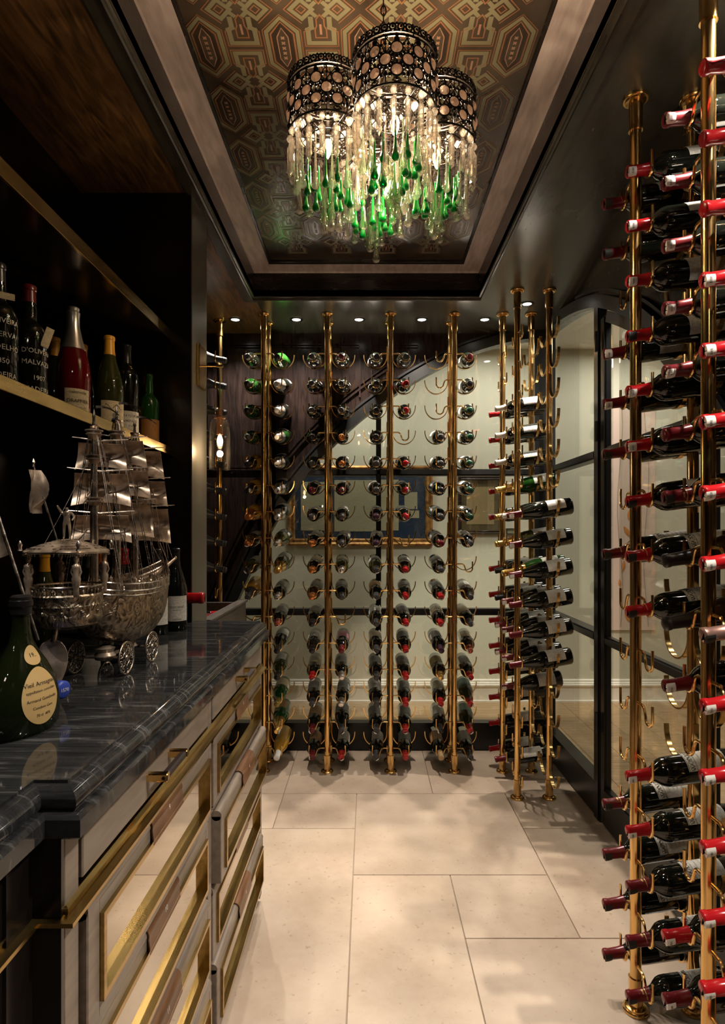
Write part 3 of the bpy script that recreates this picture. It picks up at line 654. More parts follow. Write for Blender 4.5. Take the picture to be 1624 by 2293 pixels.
ORD = ['lowest', 'second', 'third', 'fourth', 'fifth', 'sixth', 'seventh', 'eighth', 'ninth', 'tenth', 'eleventh', 'twelfth', 'thirteenth', 'fourteenth', 'fifteenth', 'topmost']
def zrod(r): return 2.267-.1426*r
def lay(kind, neck, out, yaw, spin):
    "pose of a bottle lying in its hooks: neck point in the front hook, mouth direction out, tail raised to rest in the rear cradle"
    B = BP[kind]; rise = (neck.z-.0164+B['r']+.0008-neck.z)/.158
    o = Quaternion((0, 0, 1), yaw) @ Vector(out); d = Vector((o.x, o.y, -rise)).normalized()
    base = neck + d*.058 - d*B['L']
    q = d.to_track_quat('Z', 'Y') @ Quaternion((0, 0, 1), spin)
    return base, q
# ---- rack poles
HK, SK = .0785, .081
def hook_mesh(sgn):
    p = [(.010, 0, 0), (.047, 0, 0), (.0585, 0, -.012)]; path = fillet([(.010, 0, 0), (.050, 0, 0), (.059, 0, -.0235)], .014, 5)
    path += [Vector((HK+.0195*cos(a), 0, -.0235+.0195*sin(a))) for a in [pi+pi*i/10 for i in range(1, 11)]]+[Vector((.098, 0, .002)), Vector((.098, 0, .014))]
    return MB().tube([(sgn*q.x, q.y, q.z) for q in path], .0039, 8).mesh('neck_hook', brass)
def strap_mesh(sgn):
    path = [Vector((.0155, 0, .085)), Vector((.0158, 0, .06))]+[Vector((SK+.0652*cos(a), 0, .03+.0715*sin(a))) for a in [pi+(pi)*i/16 for i in range(0, 17)]]+[Vector((SK+.0655, 0, .036))]
    return MB().strap([(sgn*q.x, q.y, q.z) for q in path], (0, 1, 0), .0135, .0046).mesh('cradle', brass, 30)
HM = {s: hook_mesh(s) for s in (-1, 1)}; SM = {s: strap_mesh(s) for s in (-1, 1)}
pole_me = MB().lathe([(.0148, .01), (.0148, HC-.01)], 28).mesh('pole', brass)
flange_me = MB().lathe([(0, 0), (.0335, 0), (.0335, .006), (.0318, .0085), (.0275, .0085), (.0265, .0125), (.022, .0135), (.0185, .014)], 32).mesh('flange', brass, 30)
collar_me = MB().lathe([(.0150, .013), (.0182, .013), (.0186, .016), (.0182, .085), (.0186, .087), (.0186, .091), (.0149, .091)], 28).mesh('collar', brass, 30)
screw_me = MB().sphere((0, -.0184, .05), .0022, 8, 5).mesh('set_screw', brass)
def pole(x, y, rz, label, rows, kind, sides=(-1, 1), group='brass rack poles'):
    t = thing('rack_pole', label, 'rack pole', (x, y, 0), (0, 0, rz), group)
    obj('pole', pole_me, t); obj('floor_flange', flange_me, t); c = obj('floor_collar', collar_me, t); obj('set_screw', screw_me, c)
    f = obj('ceiling_flange', flange_me, t, (0, 0, HC)); f.scale = (1, 1, -1); c = obj('ceiling_collar', collar_me, t, (0, 0, HC)); c.scale = (1, 1, -1); obj('set_screw', screw_me, c)
    for r in rows:
        for s in sides: obj('neck_hook' if kind == 'neck' else 'cradle', (HM if kind == 'neck' else SM)[s], t, (0, 0, zrod(r)))
    return t
def bspec(s):
    "compact bottle code: kind glass cap [label] [tag]"
    a = s.split(); return a
CW = {'red': 'red', 'wine': 'dark red', 'black': 'black', 'gray': 'grey', 'silver': 'silver', 'gold': 'gold', 'copper': 'copper', 'pink': 'pink', 'white': 'white', 'cream': 'cream', 'green': 'green', 'purple': 'purple', 'rosegold': 'rose gold', 'oliv': 'olive gold'}
GW = {'black': 'dark', 'green': 'green', 'olive': 'olive', 'amber': 'amber', 'brown': 'brown', 'rose': 'pink'}
KK = {'B': 'bordeaux', 'U': 'burgundy', 'C': 'champagne'}
BACKX = [-.567, -.223, .121, .467]; PN = ['first', 'second', 'third', 'fourth']
FY, RY = 3.276, 3.434
for i, x in enumerate(BACKX):
    pole(x, FY, 0, f'{PN[i]} front pole of the back rack counted from the counter, with neck hooks', range(16), 'neck')
    pole(x, RY, 0, f'rear pole with bottle cradles behind the {PN[i]} back pole from the counter', range(16), 'strap')
# columns of the back rack, top row first: kind glass cap label tag ; '-' = empty hook
COLS = [
 "B black gray - t|B green black - -|B green black - -|B green gray - t|C amber black - -|C amber black - t|C amber copper - -|B brown copper gray t|B olive black gray t|C amber gray - t|-|-|-|-|-|-",
 "U green black - -|C black silver white -|C black silver white -|C green silver white -|C black silver gray t|C black silver gray t|C black silver gray t|U olive silver gray t|C olive gold gray -|B black silver gray t|B black pink gray t|U black black white -|U olive black white -|U green oliv cream -|C green gold tan t|U amber white - -",
 "B black gray gray t|B black gray gray t|B black gray gray t|B black black gray -|B black gray white -|B black wine gray -|B black gray white t|B black copper gray -|B black copper cream -|B brown copper gray -|B black black gray -|B black black white -|B black red cream t|B black gray gray t|B black wine tan t|B black wine tan t",
 "B black wine gray t|B black gray white t|B black gray gray t|B black copper gray -|B black copper gray t|B black wine white t|B black gray white -|B black gray gray t|B olive silver cream t|B black gray gray -|-|B black wine pinkish -|B black silver gray -|B black silver gray -|U black gray gray t|B black red white t",
 "B black black gray -|B black black gray -|B black black gray -|B black black gray -|B black gray gray -|B black gray gray -|B black purple gray -|B black purple white t|B olive gray gray t|B black gray tan t|B black gray white -|B black gray cream t|B black gray gray -|B black gray white -|B black gray gray t|B black gray white t",
 "B black black gray -|B black red gray t|B black red gray t|-|B black red gray t|B black red gray t|B black red gray t|-|B black red gray t|B black red gray t|B black red gray t|B black red gray t|B black red gray -|B black red gray -|B black red gray t|B black red gray -",
 "-|-|-|B black gray white -|B black gray white -|B black black gray t|B black gray gray -|B black wine gray -|B black gray gray t|B black red gray t|B black red cream t|B black purple gray -|B black gold gold t|B black red cream t|B black black white t|B black cream tan -",
 "B black wine gray -|B black black gray -|B black green white -|B black green white -|B black green white t|B black green white -|B black green white -|B black gray gray t|-|B brown gray white -|B black gray cream t|B black pink cream t|B black red gray t|U olive red teal t|U olive red teal t|B black gray gray t"]
LBL = {'-': None}
for c, col in enumerate(COLS):
    px = BACKX[c//2]; s = -1 if c % 2 == 0 else 1; side = 'counter side' if s < 0 else 'door side'
    for r, e in enumerate(col.split('|')):
        if e == '-': continue
        k, g, cap, lb, tg = e.split(); k = KK[k]
        neck = Vector((px+s*HK, FY, zrod(r)-.0243))
        yaw = rnd.uniform(-.045, .045); loc, q = lay(k, neck, (0, -1, 0), yaw, rnd.uniform(-.5, .5)+(0 if r > 5 else .4))
        bottle(k, g, cap, f"{GW[g]} bottle with {CW[cap]} cap, {ORD[15-r]} hook, {side} of {PN[c//2]} back pole", 'bottles on the back rack', loc, q,
               lb if lb != '-' else None, half=1.15, tagged='tag_paper' if tg == 't' else None, dtag=rnd.uniform(1.9, 4.4))
# ---- right hand racks
PX, PRX = .728, .884
RP = [(3.276, 'corner', 'in the corner'), (2.951, 'hinge', 'beside the door hinges'), (1.645, 'latch', 'beside the door latch'), (1.293, 'last', 'farthest from the corner')]
for (y, nm, w_) in RP:
    pole(PX, y, pi/2, f'front pole with neck hooks, side rack {w_}', range(16), 'neck')
    pole(PRX, y, pi/2, f'rear pole with bottle cradles, side rack {w_}', range(16), 'strap')
SIDE = {  # pole index, side(+1 away from camera) : {row: spec}
 (0, 1): {r: 'B black red white -' for r in (2, 3, 4, 5, 6, 8, 9, 10, 11, 12, 13, 14, 15)},
 (0, -1): {2: 'B black silver confetti -', 3: 'B black silver confetti -', 4: 'B black silver confetti -', 5: 'C green gold white -', 6: 'C green gold white -', 7: 'C olive gold white -', 8: 'B black black white -', 9: 'B black black white -', 10: 'U black wine white t', 11: 'U black wine white t', 15: 'B black wine white -'},
 (1, 1): {6: 'U black wine gray t', 8: 'C green gold white -', 9: 'U black wine white t', 10: 'U black wine white t', 11: 'U black wine white t', 12: 'U black wine white t'},
 (1, -1): {r: 'U black wine white '+('t' if r in (6, 7, 8) else '-') for r in range(6, 12)},
 (2, 1): {0: 'B black wine white b', 1: 'B black wine white b', 3: 'B black wine white t', 4: 'B black wine white t', 5: 'B black wine white k', 7: 'B black wine white b', 12: 'B black wine white b', 13: 'B black wine white k', 14: 'B black wine white k', 15: 'B black wine white k'},
 (2, -1): {0: 'B black red white t', 1: 'B black red white t', 2: 'B black red white t', 3: 'B black red white k', 4: 'B black red white t', 5: 'B black red white t', 6: 'B black red white k', 7: 'B black red white b', 8: 'B black red white b', 11: 'B black red white t', 12: 'B black red white t', 13: 'B black wine white b', 14: 'B black wine white b', 15: 'B black wine white b'},
 (3, 1): {0: 'B black wine white t', 1: 'B black wine white t', 2: 'B black wine white t', 3: 'B black wine white t', 4: 'B black wine white t', 5: 'B black wine white -', 6: 'B black wine white b', 7: 'U brown black white -', 8: 'U brown black white -', 9: 'B black wine white t', 13: 'B black red white t', 14: 'B black wine white t'},
 (3, -1): {0: 'B black red white -', 1: 'B black red white -', 2: 'B black red white -', 3: 'B black red white t', 4: 'B black red white t', 5: 'B black red white t', 6: 'B black red white t', 7: 'B black red white t', 8: 'B black rosegold white k', 9: 'B black red white t', 10: 'B black red white t', 11: 'B black red white t', 12: 'B black red white t', 13: 'B black red white t', 14: 'B black red white t'}}
SN = {(0, 1): 'glass wall side of the corner rack', (0, -1): 'door side of the corner rack', (1, 1): 'corner side of the hinge rack', (1, -1): 'door side of the hinge rack', (2, 1): 'door side of the latch rack', (2, -1): 'inner side of the latch rack', (3, 1): 'latch side of the last rack', (3, -1): 'far side of the last rack'}
def _sk():
    mb = MB(); rs = random.Random(4); w_ = lambda u, z: (.0384*cos(pi/2+u), .0384*sin(pi/2+u), z)
    for (u0, u1) in ((-.95, -.35), (-.3, .3), (.35, .95)):
        mb.tube([w_(u0+(u1-u0)*i/14+.10*sin(i*2.1), .143+.007*sin(i*1.7+u0*3)) for i in range(15)], .0007, 4)
    mb.tube([w_(-1+i/10, .132) for i in range(21)], .0005, 4); mb.tube([w_(-1+i/10, .153) for i in range(21)], .0005, 4)
    for k in range(4): mb.tube([w_(-.5+i/20, .118-.012*k) for i in range(21)], .0004, 4)
    return mb.mesh('label_sketch', black_txt)
sketch_me = _sk()
_pt = [('$350', .0062), ('$405', .0062), ('$280', .0062)]
for (pi_, s), rows in SIDE.items():
    y0 = RP[pi_][0]
    for r, e in rows.items():
        k, g, cap, lb, tg = e.split(); k = KK[k]
        neck = Vector((PX, y0+s*HK, zrod(r)-.0243))
        near = pi_ >= 2
        yaw = rnd.uniform(-.03, .03); spin = rnd.uniform(-.25, .25)+(-.35 if near else -.7)
        if near and r in (2, 3, 6): spin -= 1.0
        loc, q = lay(k, neck, (-1, 0, 0), yaw, spin)
        t = bottle(k, g, cap, f"{GW[g]} bottle with {CW[cap]} cap, {ORD[15-r]} place on the {SN[(pi_, s)]}", 'bottles on the side racks', loc, q, lb, half=1.0,
               tagged={'t': 'tag_paper', 'k': 'black_print', 'b': 'black_print'}.get(tg), dtag=-pi/2-spin-.35+rnd.uniform(-.3, .3), band='gold_print' if tg == 'b' else None)
        if near and (r >= 11 or (pi_, r) in ((2, 7), (2, 8))):
            obj('label_sketch', sketch_me, t)
        if near and tg == 't':
            me = text_mesh(_pt[(r+pi_) % 3][0], .0066, black_txt, wrap=.0172)
            o = obj('tag_lettering', me, t, (0, 0, .2905)); o.rotation_euler = (0, 0, pi/2-spin-.35)
# ---- tall rack beyond the pier
pole(-.83, 3.37, pi/2, 'front pole of the rack on the panelled wall beyond the pier', range(16), 'neck', (-1,))
pole(-.986, 3.37, pi/2, 'rear pole of the rack on the panelled wall beyond the pier', range(16), 'strap', (-1,))
for r in range(9):
    neck = Vector((-.83, 3.37-HK, zrod(r)-.0243)); loc, q = lay('champagne', neck, (1, 0, 0), rnd.uniform(-.02, .02), rnd.uniform(0, 6))
    bottle('champagne', 'black', 'gray', f'dark champagne bottle with grey foil, {ORD[15-r]} on the rack beyond the pier', 'bottles on the rack beyond the pier', loc, q, 'white')
# ================================================================== COUNTER CABINET
FX = -.378
cab = thing('bar_cabinet', 'taupe bar cabinet with brass framed mirrored drawers', 'cabinet', (-.7, 1.4, 0)); CL = lambda x, y, z: (x+.7, y-1.4, z)
mb = MB(); mb.box(CL(-.99, -.6, .07), CL(-.425, 2.10, .924)); mb.box(CL(-.425, .765, .07), CL(-.412, 2.10, .924)); mb.box(CL(-.97, -.6, 0), CL(-.45, 2.08, .07)); mb.build('carcass', dark_m, cab, 0)
mb = MB(); mb.box(CL(-.45, -.6, .07), CL(-.418, .70, .924)); mb.box(CL(-.45, .69, .02), CL(-.4135, .745, .924)); mb.box(CL(-.45, .7445, .02), CL(-.3785, .7515, .924)); mb.bbox(CL(-.4185, .0, .10), CL(-.414, .62, .80), .003); mb.build('end_panel', hutch_m, cab, 0)
for (y0, y1) in ((.752, .789), (1.425, 1.455), (2.108, 2.14)):
    MB().bbox(CL(-.43, y0, .02), CL(FX, y1, .925), .0015).build('stile', cab_m, cab, 0)
MB().box(CL(-.42, .79, .02), CL(-.39, 2.108, .068)).build('plinth', cab_m, cab, 0)
def stepped(prof, close=True, yfar=2.145, xf=-.352, ys=.738, xs=-.395):
    "loft of stepped outlines: prof = (inset, z)"
    mb = MB(); v = []; n = 6
    for (i, z) in prof:
        v += [CL(-.995, yfar-i*.3, z), CL(-.995, -.6, z), CL(xs-i, -.6, z), CL(xs-i, ys+i, z), CL(xf-i, ys+i, z), CL(xf-i, yfar-i*.3, z)]
    f = [(a*n+k, a*n+(k+1) % n, a*n+n+(k+1) % n, a*n+n+k) for a in range(len(prof)-1) for k in range(n)]
    top = (len(prof)-1)*n
    if close: f += [(top+5, top+0, top+3, top+4), (top+0, top+1, top+2, top+3), (0, 5, 4, 3), (0, 3, 2, 1)]
    return mb.add(v, f)
stepped([(0, .818), (0, .8195), (-.0, .8235), (.012, .827), (.012, .834), (.018, .838), (.024, .838)], xf=-.361, xs=-.404, yfar=2.14).build('brass_moulding', brass_flat, cab, 25)
marble_top = thing('marble_top', 'dark grey veined marble countertop with stepped moulded edge', 'countertop', (-.7, 1.4, .925)); 
mt = stepped([(.003, .9255), (0, .9285), (0, .950), (.004, .9545), (.013, .9555), (.0135, .9565), (.0105, .960), (.0095, .9655), (.0105, .971), (.014, .9765), (.020, .9808), (.027, .983), (.030, .9832), (.0305, .987)])
o = mt.build('slab', marble_m, marble_top, 22); o.location = (0, 0, -.925)
# slim drawers over the brass moulding
for (y0, y1, hy0, hy1) in ((.796, 1.418, 1.03, 1.14), (1.462, 2.10, 1.715, 1.825)):
    c = (y0+y1)/2; d = MB().bbox(CL(-.41, y0, .846), CL(FX+.002, y1, .921), .002).build('drawer', cab_m, cab, 0)
    for y in (hy0, hy1): MB().bbox(CL(FX, y-.007, .878), CL(FX+.038, y+.007, .892), .002).build('handle_post', brass, d, 20)
    MB().bbox(CL(FX+.024, hy0+.007, .8785), CL(FX+.037, hy1-.007, .8915), .003).build('handle_grip', leather_dk, d)
    m = MB()
    for y in (hy0-.007, ): m.tube([CL(FX+.031, y+.0005, .885), CL(FX+.031, y-.0012, .885)], .003, 10)
    m.build('handle_rivet', fil_m, d)
# mirrored pull-out drawers, each a little differently open
for u, (y0, y1) in enumerate(((.797, 1.418), (1.463, 2.10))):
    for k in range(4):
        out = [[.008, .002, .006, .010], [.004, .022, .002, .012]][u][k]; X = FX+out
        zt = .812-.186*k; ft, fb = .777-.186*k, .655-.186*k; fy0, fy1 = y0+.036, y1-.018; zb = max(fb-.020, .075)
        m = MB()
        m.bbox(CL(-.405, y0, zb), CL(X, fy0, zt-.012), .002); m.bbox(CL(-.405, fy1, zb), CL(X, y1, zt-.012), .002)
        m.box(CL(-.405, fy0, zb), CL(X-.0005, fy1, fb)); m.box(CL(-.405, fy0, ft), CL(X-.0005, fy1, zt-.012))
        m.tube([CL(X-.012, y0, zt-.012), CL(X-.012, y1, zt-.012)], .0125, 16)
        d = m.build('drawer', cab_m, cab, 30)
        b = .009; fr = MB()
        for (a0, a1, c0, c1) in ((fy0, fy1, ft-b, ft), (fy0, fy1, fb, fb+b), (fy0, fy0+b, fb+b, ft-b), (fy1-b, fy1, fb+b, ft-b)): fr.box(CL(X-.032, a0, c0), CL(X+.006, a1, c1))
        fr.build('brass_frame', brass_flat, d, 0)
        MB().box(CL(X-.014, fy0+.002, fb+.002), CL(X-.0075, fy1-.002, ft-.002)).build('mirror', mirror_m, d, 0)
        cy = (y0+y1)/2+.0; pl = MB(); n = 12; g = []
        for yy in (cy-.082, cy+.082):
            row = [CL(X-.012+.0165*cos(a), yy, zt-.012+.0165*sin(a)) for a in [1.9-2.2*i/n for i in range(n+1)]]
            row += [CL(X+.0055+.0005*i, yy, zt-.030-.006*i) for i in range(3)]; g.append(row)
        pl.sheet(g, .0022); p = pl.build('leather_pull', leather_m, d, 40)
        num = str([9, 10, 11, 12][k] if u == 0 else [5, 6, 7, 8][k])
        o = obj('number', text_mesh(num, .014, tag_m), p); o.location = CL(X+.0062, cy, zt-.014); o.rotation_euler = (0, -.25, pi/2); o.rotation_euler = (-.12, 0, pi/2)
# ---- shelves of the niche, brass fronted
for (z0, z1, nm) in ((1.566, 1.594, 'lower black shelf with brass edge holding old bottles'), (1.962, 1.997, 'upper black shelf with brass edge, empty in view')):
    t = thing('shelf', nm, 'shelf', (-.84, .75, z0)); MB().box((-.158, -1.35, .002), (.153, 1.355, z1-z0-.002)).build('board', hutch_m, t, 0)
    MB().bbox((.152, -1.35, 0), (.160, 1.355, z1-z0), .001).build('brass_edge', brass_flat, t, 0)
# ---- bottles on the lower shelf
SZ = 1.594; SG = 'old bottles on the brass edged shelf'
def up(kind, glass, cap, text, x, y, z, face=0, grp=SG, **k):
    "standing bottle whose label faces the room (face = turn of the label from -Y towards +X)"
    t = bottle(kind, glass, cap, text, grp, (x, y, z), (0, 0, face+pi), **k); t['_f'] = face; del t['_f']; return t
def words(t, lines, r, mat, name='lettering', turn=0):
    for (s, size, z) in lines:
        o = obj(name, text_mesh(s, size, mat, wrap=r+.0010), t, (0, 0, z)); o.rotation_euler = (0, 0, pi+turn)
a = R(42)
t = up('madeira', 'black', 'black', 'black bottle stencilled D\'OLIVEIRA RESERVA VERDELHO on the lower shelf', -.818, 1.333, SZ, a)
words(t, [("D'OLIVEIRA", .0155, .165), ('RESERVA', .0165, .135), ('VERDELHO', .0165, .108), ('1850', .016, .078), ('MADEIRA', .0165, .048)], .040, white_txt)
o = MB().box((-.02, -.0415, .212), (.025, -.0400, .226)).build('neck_ticket', LB['cream'], t, 0); o.rotation_euler = (0, 0, pi)
t = up('madeira', 'black', 'wine', 'black bottle stencilled D\'OLIVEIRA MALVAZIA with a paper neck tag', -.817, 1.454, SZ, a)
words(t, [("D'OLIVEIRA", .0155, .135), ('MALVAZIA', .0165, .108), ('1907', .016, .072), ('MADEIRA', .0165, .045)], .040, white_txt, turn=.35)
MB().box((-.03, -.036, .15), (-.012, -.0345, .20)).build('neck_ticket', LB['cream'], t, 0).rotation_euler = (0, .3, pi)
up('burgundy', 'black', 'yellow', 'dark bottle with golden yellow capsule behind the stencilled bottles', -.95, 1.83, SZ, a, dtag=0)
t = up('champagne', 'rose', 'silver', 'pink champagne bottle with silver foil and cream DRAPPIER label', -.80, 1.637, SZ, a, lab='cream', labspan=(.02, .088), half=.75)
words(t, [('CHAMPAGNE', .0075, .078), ('DRAPPIER', .013, .055), ('BRUT NATURE', .0065, .038)], .0445, black_txt)
up('burgundy', 'black', 'yellow', 'dark bottle with golden yellow capsule half hidden by the pink champagne', -.90, 1.90, SZ, a)
t = up('burgundy', 'olive', 'yellow', 'olive bottle with yellow capsule and cream label of a blue and red figure', -.779, 1.817, SZ, a, lab='cream', labspan=(.01, .095), half=.9)
for (dx, z, rr_, c) in ((0, .034, .009, (.02, .035, .12)), (.0, .052, .006, (.2, .19, .17)), (.004, .026, .006, (.5, .05, .02))):
    MB().sphere((dx, -.0418, z), rr_, 10, 6, (1, .08, 1.3)).build('label_figure', MATS.get('fig%s' % (c,)) or pbr('fig%s' % (c,), c, .6), t).rotation_euler = (0, 0, pi)
o = obj('label_line', MB().tube([(.0423*sin(u), -.0423*cos(u), .078+.006*sin(u*9)) for u in [-.6+1.2*i/24 for i in range(25)]], .0007, 5).mesh('label_line', black_txt), t); o.rotation_euler = (0, 0, pi)
t = up('bordeaux', 'black', 'black', 'black port bottle labelled TAYLOR\'S VINTAGE', -.768, 1.917, SZ, a, lab='white', labspan=(.01, .085), half=.9)
words(t, [("TAYLOR'S", .0105, .070), ('VINTAGE', .0105, .053), ('PORT', .006, .038)], .0380, black_txt)
up('bordeaux', 'black', 'copper', 'dark bottle with copper capsule and kraft label behind the port', -.815, 2.03, SZ, a, lab='kraft', labspan=(.03, .13))
up('madeira', 'green', None, 'small old green bottle with torn kraft label at the shelf end', -.742, 2.045, SZ, a, lab='kraft', labspan=(.008, .105), half=1.25, s=.80)
# ---- bottles on the counter
CZ = .987; CG = 'bottles on the marble counter'
t = up('flask', 'bottlegreen', 'black', 'squat green flask with wax neck and oval cream Vieil Armagnac label', -.549, .955, CZ, R(76), CG, name='armagnac_flask')
lm = LB['cream']
def oval(r, cz, aw, ah, fl=.62):
    g = []; n = 20
    for i in range(21):
        v = -cos(pi*i/20); row = []
        for j in range(n+1):
            q = -1+2*j/n; uu = q*sqrt(max(0, 1-v*v))*aw; z = cz+v*ah; rr_ = prof_r('flask', z)+.0012; row.append((rr_*sin(uu), -rr_*cos(uu)*fl, z))
        g.append(row)
    return g
MB().sheet(oval(0, .060, .56, .044), .0004).build('label', pbr('armagnac_label', 'C9A970', .6), t, 50).rotation_euler = (0, 0, pi)
MB().sheet(oval(0, .122, .42, .015), .0004).build('neck_label', pbr('armagnac_label2', 'C9A970', .6), t, 50).rotation_euler = (0, 0, pi)
def flatwords(t, lines, mat):
    for (s, size, z) in lines:
        me = text_mesh(s, size, mat).copy()
        for v in me.vertices:
            zz_ = z+v.co.z; r_ = prof_r('flask', zz_)+.0020; uu = v.co.x/r_*1.1; v.co = (r_*sin(uu), -r_*cos(uu)*.62, zz_)
        o = obj('lettering', me, t); o.rotation_euler = (0, 0, pi)
flatwords(t, [('Vieil Armagnac', .0095, .079), ('appellation contrôlée', .0062, .068), ('Armand Gondoulin', .007, .055), ('Condom Gers', .0062, .043), ('70 cl  40%', .0062, .031), ('19..', .009, .122)], black_txt)
d = Vector((.93, -.37, .0)).normalized(); q = d.to_track_quat('Z', 'Y'); mouth = at(144, 1517, 1.06); mouth.z = CZ+.0378
t = bottle('bordeaux', 'black', 'blue', 'bottle lying on the counter under the ship stern, blue capsule numbered 1570', CG, mouth-d*.3, q)
o = obj('number', text_mesh('1570', .0085, white_txt), t, (0, 0, .3016)); o.rotation_euler = (pi/2, 0, 0); o.rotation_euler = (-pi/2, 0, 0)
t = up('burgundy', 'black', 'black', 'dark burgundy bottle with white CLOS SAINT label by the pier', -.622, 1.95, CZ, R(25), CG, lab='white', labspan=(.035, .125), half=1.0, s=.885)
words(t, [('CLOS SAINT', .0095, .085), ('GRAND CRU', .005, .074), ('LIGNIER', .0085, .041)], .0412, black_txt)
t = up('burgundy', 'black', 'black', 'dark burgundy bottle with white VOLNAY label beside the ship bow', -.655, 1.868, CZ, R(25), CG, lab='white', labspan=(.035, .125), half=1.0, s=.885)
words(t, [('VOLNAY', .0095, .085), ('1er CRU', .005, .072)], .0412, black_txt)
up('burgundy', 'black', 'red', 'dark bottle with red capsule behind the ship bow', -.785, 1.945, CZ, R(25), CG, s=.885)
up('burgundy', 'black', 'orange', 'dark bottle with orange capsule behind the ship masts', -.86, 1.955, CZ, R(25), CG, s=.885)
up('burgundy', 'olive', 'yellow', 'olive bottle with yellow capsule behind the ship stern', -.90, 1.68, CZ, R(25), CG, s=.86)
up('bordeaux', 'black', 'gray', 'dark bottle with grey capsule behind the ship hull', -.83, 1.80, CZ, R(25), CG, lab='white', s=.87)
bs = thing('bottle_rest', 'small black block carrying the red capped bottle by the pier', 'bottle rest', (-.70, 2.045, CZ)); MB().bbox((-.10, -.03, 0), (.03, .03, .042), .004).build('block', hutch_m, bs)
d = Vector((1, 0, 0)); mouth = at(457, 1353, 2.056); mouth.z = 1.0765
bottle('bordeaux', 'black', 'red', 'bottle lying by the pier, bright red capsule with black tag', CG, mouth-d*.3*1.25, d.to_track_quat('Z', 'Y'), tagged='black_print', dtag=-pi/2, s=1.25)
# ---- open bin beyond the pier
bn = thing('bottle_bin', 'dark open topped wooden bin holding wine bottles', 'bin', (-.85, 2.64, 0)); X0, X1, Y0, Y1, Z1 = -.25, .245, -.342, .345, .955
MB().box((X0, Y0, 0), (X1, Y1, .80)).build('base', bin_m, bn, 0)
for (a_, b_) in (((X1-.03, Y0, .80), (X1, Y1, Z1)), ((X0, Y0, .80), (X0+.02, Y1, Z1)), ((X0+.02, Y1-.02, .80), (X1-.03, Y1, Z1)), ((X0+.02, Y0, .80), (X1-.03, Y0+.02, Z1))):
    MB().bbox(a_, b_, .002).build('side', bin_m, bn, 0)
MB().bbox((X1-.036, Y0, Z1), (X1+.008, Y1+.008, Z1+.012), .002).build('rim', bin_m, bn, 0)
for k, (yy, c) in enumerate(((2.385, 'red'), (2.467, 'wine'), (2.549, 'gold'), (2.631, 'gold'), (2.713, 'red'), (2.795, 'wine'), (2.877, 'red'))):
    d = Vector((1, 0, .13)).normalized()
    bottle('bordeaux', 'black', c, f"{['first','second','third','fourth','fifth','sixth','seventh'][k]} bottle from the pier in the open bin, {CW[c]} cap", 'bottles in the open bin', Vector((-.985, yy, .876)), d.to_track_quat('Z', 'Y'))
# ---- glass pendant on a brass wall bracket
pn = thing('pendant_sconce', 'clear glass bell pendant on a brass bracket fixed to the pier', 'wall lamp', (-.6135, 2.20, 1.90)); PXo = .073
MB().bbox((0, -.045, -.075), (.012, .045, .075), .0015).build('backplate', brass_flat, pn, 0)
MB().tube([(.010, 0, .005), (.062, 0, .005)], .003, 10).tube([(.060, 0, .005), (.085, 0, .005)], .0055, 12).build('arm', brass, pn)
MB().tube([(PXo, 0, .003), (PXo, 0, -.155)], .0018, 8).build('cord', black_m, pn)
MB().lathe([(0, -.150), (.008, -.150), (.0085, -.178), (.020, -.182), (.020, -.186), (0, -.186)], 20, Matrix.Translation((PXo, 0, 0))).lathe([(0, -.186), (.011, -.186), (.011, -.245), (0, -.247)], 16, Matrix.Translation((PXo, 0, 0))).build('lamp_holder', pbr('holder_copper', (.3, .13, .06), .4, .6), pn)
MB().lathe([(.019, -.184), (.027, -.190), (.0335, -.203), (.0365, -.230), (.0385, -.29), (.0385, -.34), (.0375, -.372), (.036, -.372), (.037, -.34), (.037, -.29), (.035, -.231), (.032, -.206), (.026, -.193), (.019, -.187)], 32, Matrix.Translation((PXo, 0, 0))).build('shade', lampglass_m, pn)
MB().lathe([(0, -.247), (.006, -.248), (.0105, -.262), (.011, -.272), (.007, -.284), (0, -.288)], 16, Matrix.Translation((PXo, 0, 0))).build('bulb', bulb_m, pn)
l = lamp('pendant_light', 'POINT', (PXo, 0, -.305), 1.6, WARM, .012); l.parent = pn
# ================================================================== SILVER SHIP ON WHEELS
ship = thing('silver_ship', 'ornate aged silver sailing ship model on four wheels', 'ship model', (-.588, 1.40, CZ), (0, 0, R(-4)))
def loft(secs, n=14, p=.62, th=.002):
    g = []
    for (y, w_, zk, zr) in secs:
        row = []
        for i in range(n+1):
            a = pi+pi*i/n; c, s_ = cos(a), sin(a)
            row.append((w_*(abs(c)**p)*(1 if c > 0 else -1), y, zr+(zr-zk)*(-(abs(s_)**.9))))
        g.append(row)
    return g
HS = [(-.115,.03,.12,.19),(-.10,.045,.10,.187),(-.05,.066,.072,.181),(.02,.076,.055,.178),(.10,.074,.056,.179),(.16,.062,.074,.184),(.205,.045,.10,.192),(.24,.027,.13,.201),(.265,.012,.165,.212),(.275,.003,.19,.218)]
hull = MB().sheet(loft(HS), -.002).build('hull', embossed_m, ship, 60)
rimp = lambda s, dz=0, o=0: [(s*(w_+o), y, zr+dz) for (y, w_, zk, zr) in HS]
for dz, r_, o_ in ((.002, .0026, 0), (.018, .0022, .001), (-.008, .0018, .001)):
    pth = fillet(rimp(-1, dz, o_), .02, 3)+list(reversed(fillet(rimp(1, dz, o_), .02, 3))); MB().tube(pth, r_, 6).build('gunwale', silver_br, hull)
mb = MB()
for s in (-1, 1):
    P = fillet(rimp(s, .010, .0005), .02, 4)
    for i in range(0, len(P)-1):
        for k in range(3):
            q = P[i].lerp(P[i+1], k/3); mb.tube([q+Vector((0, 0, -.008)), q+Vector((0, 0, .008))], .0011, 5)
mb.build('balustrade', silver_br, hull)
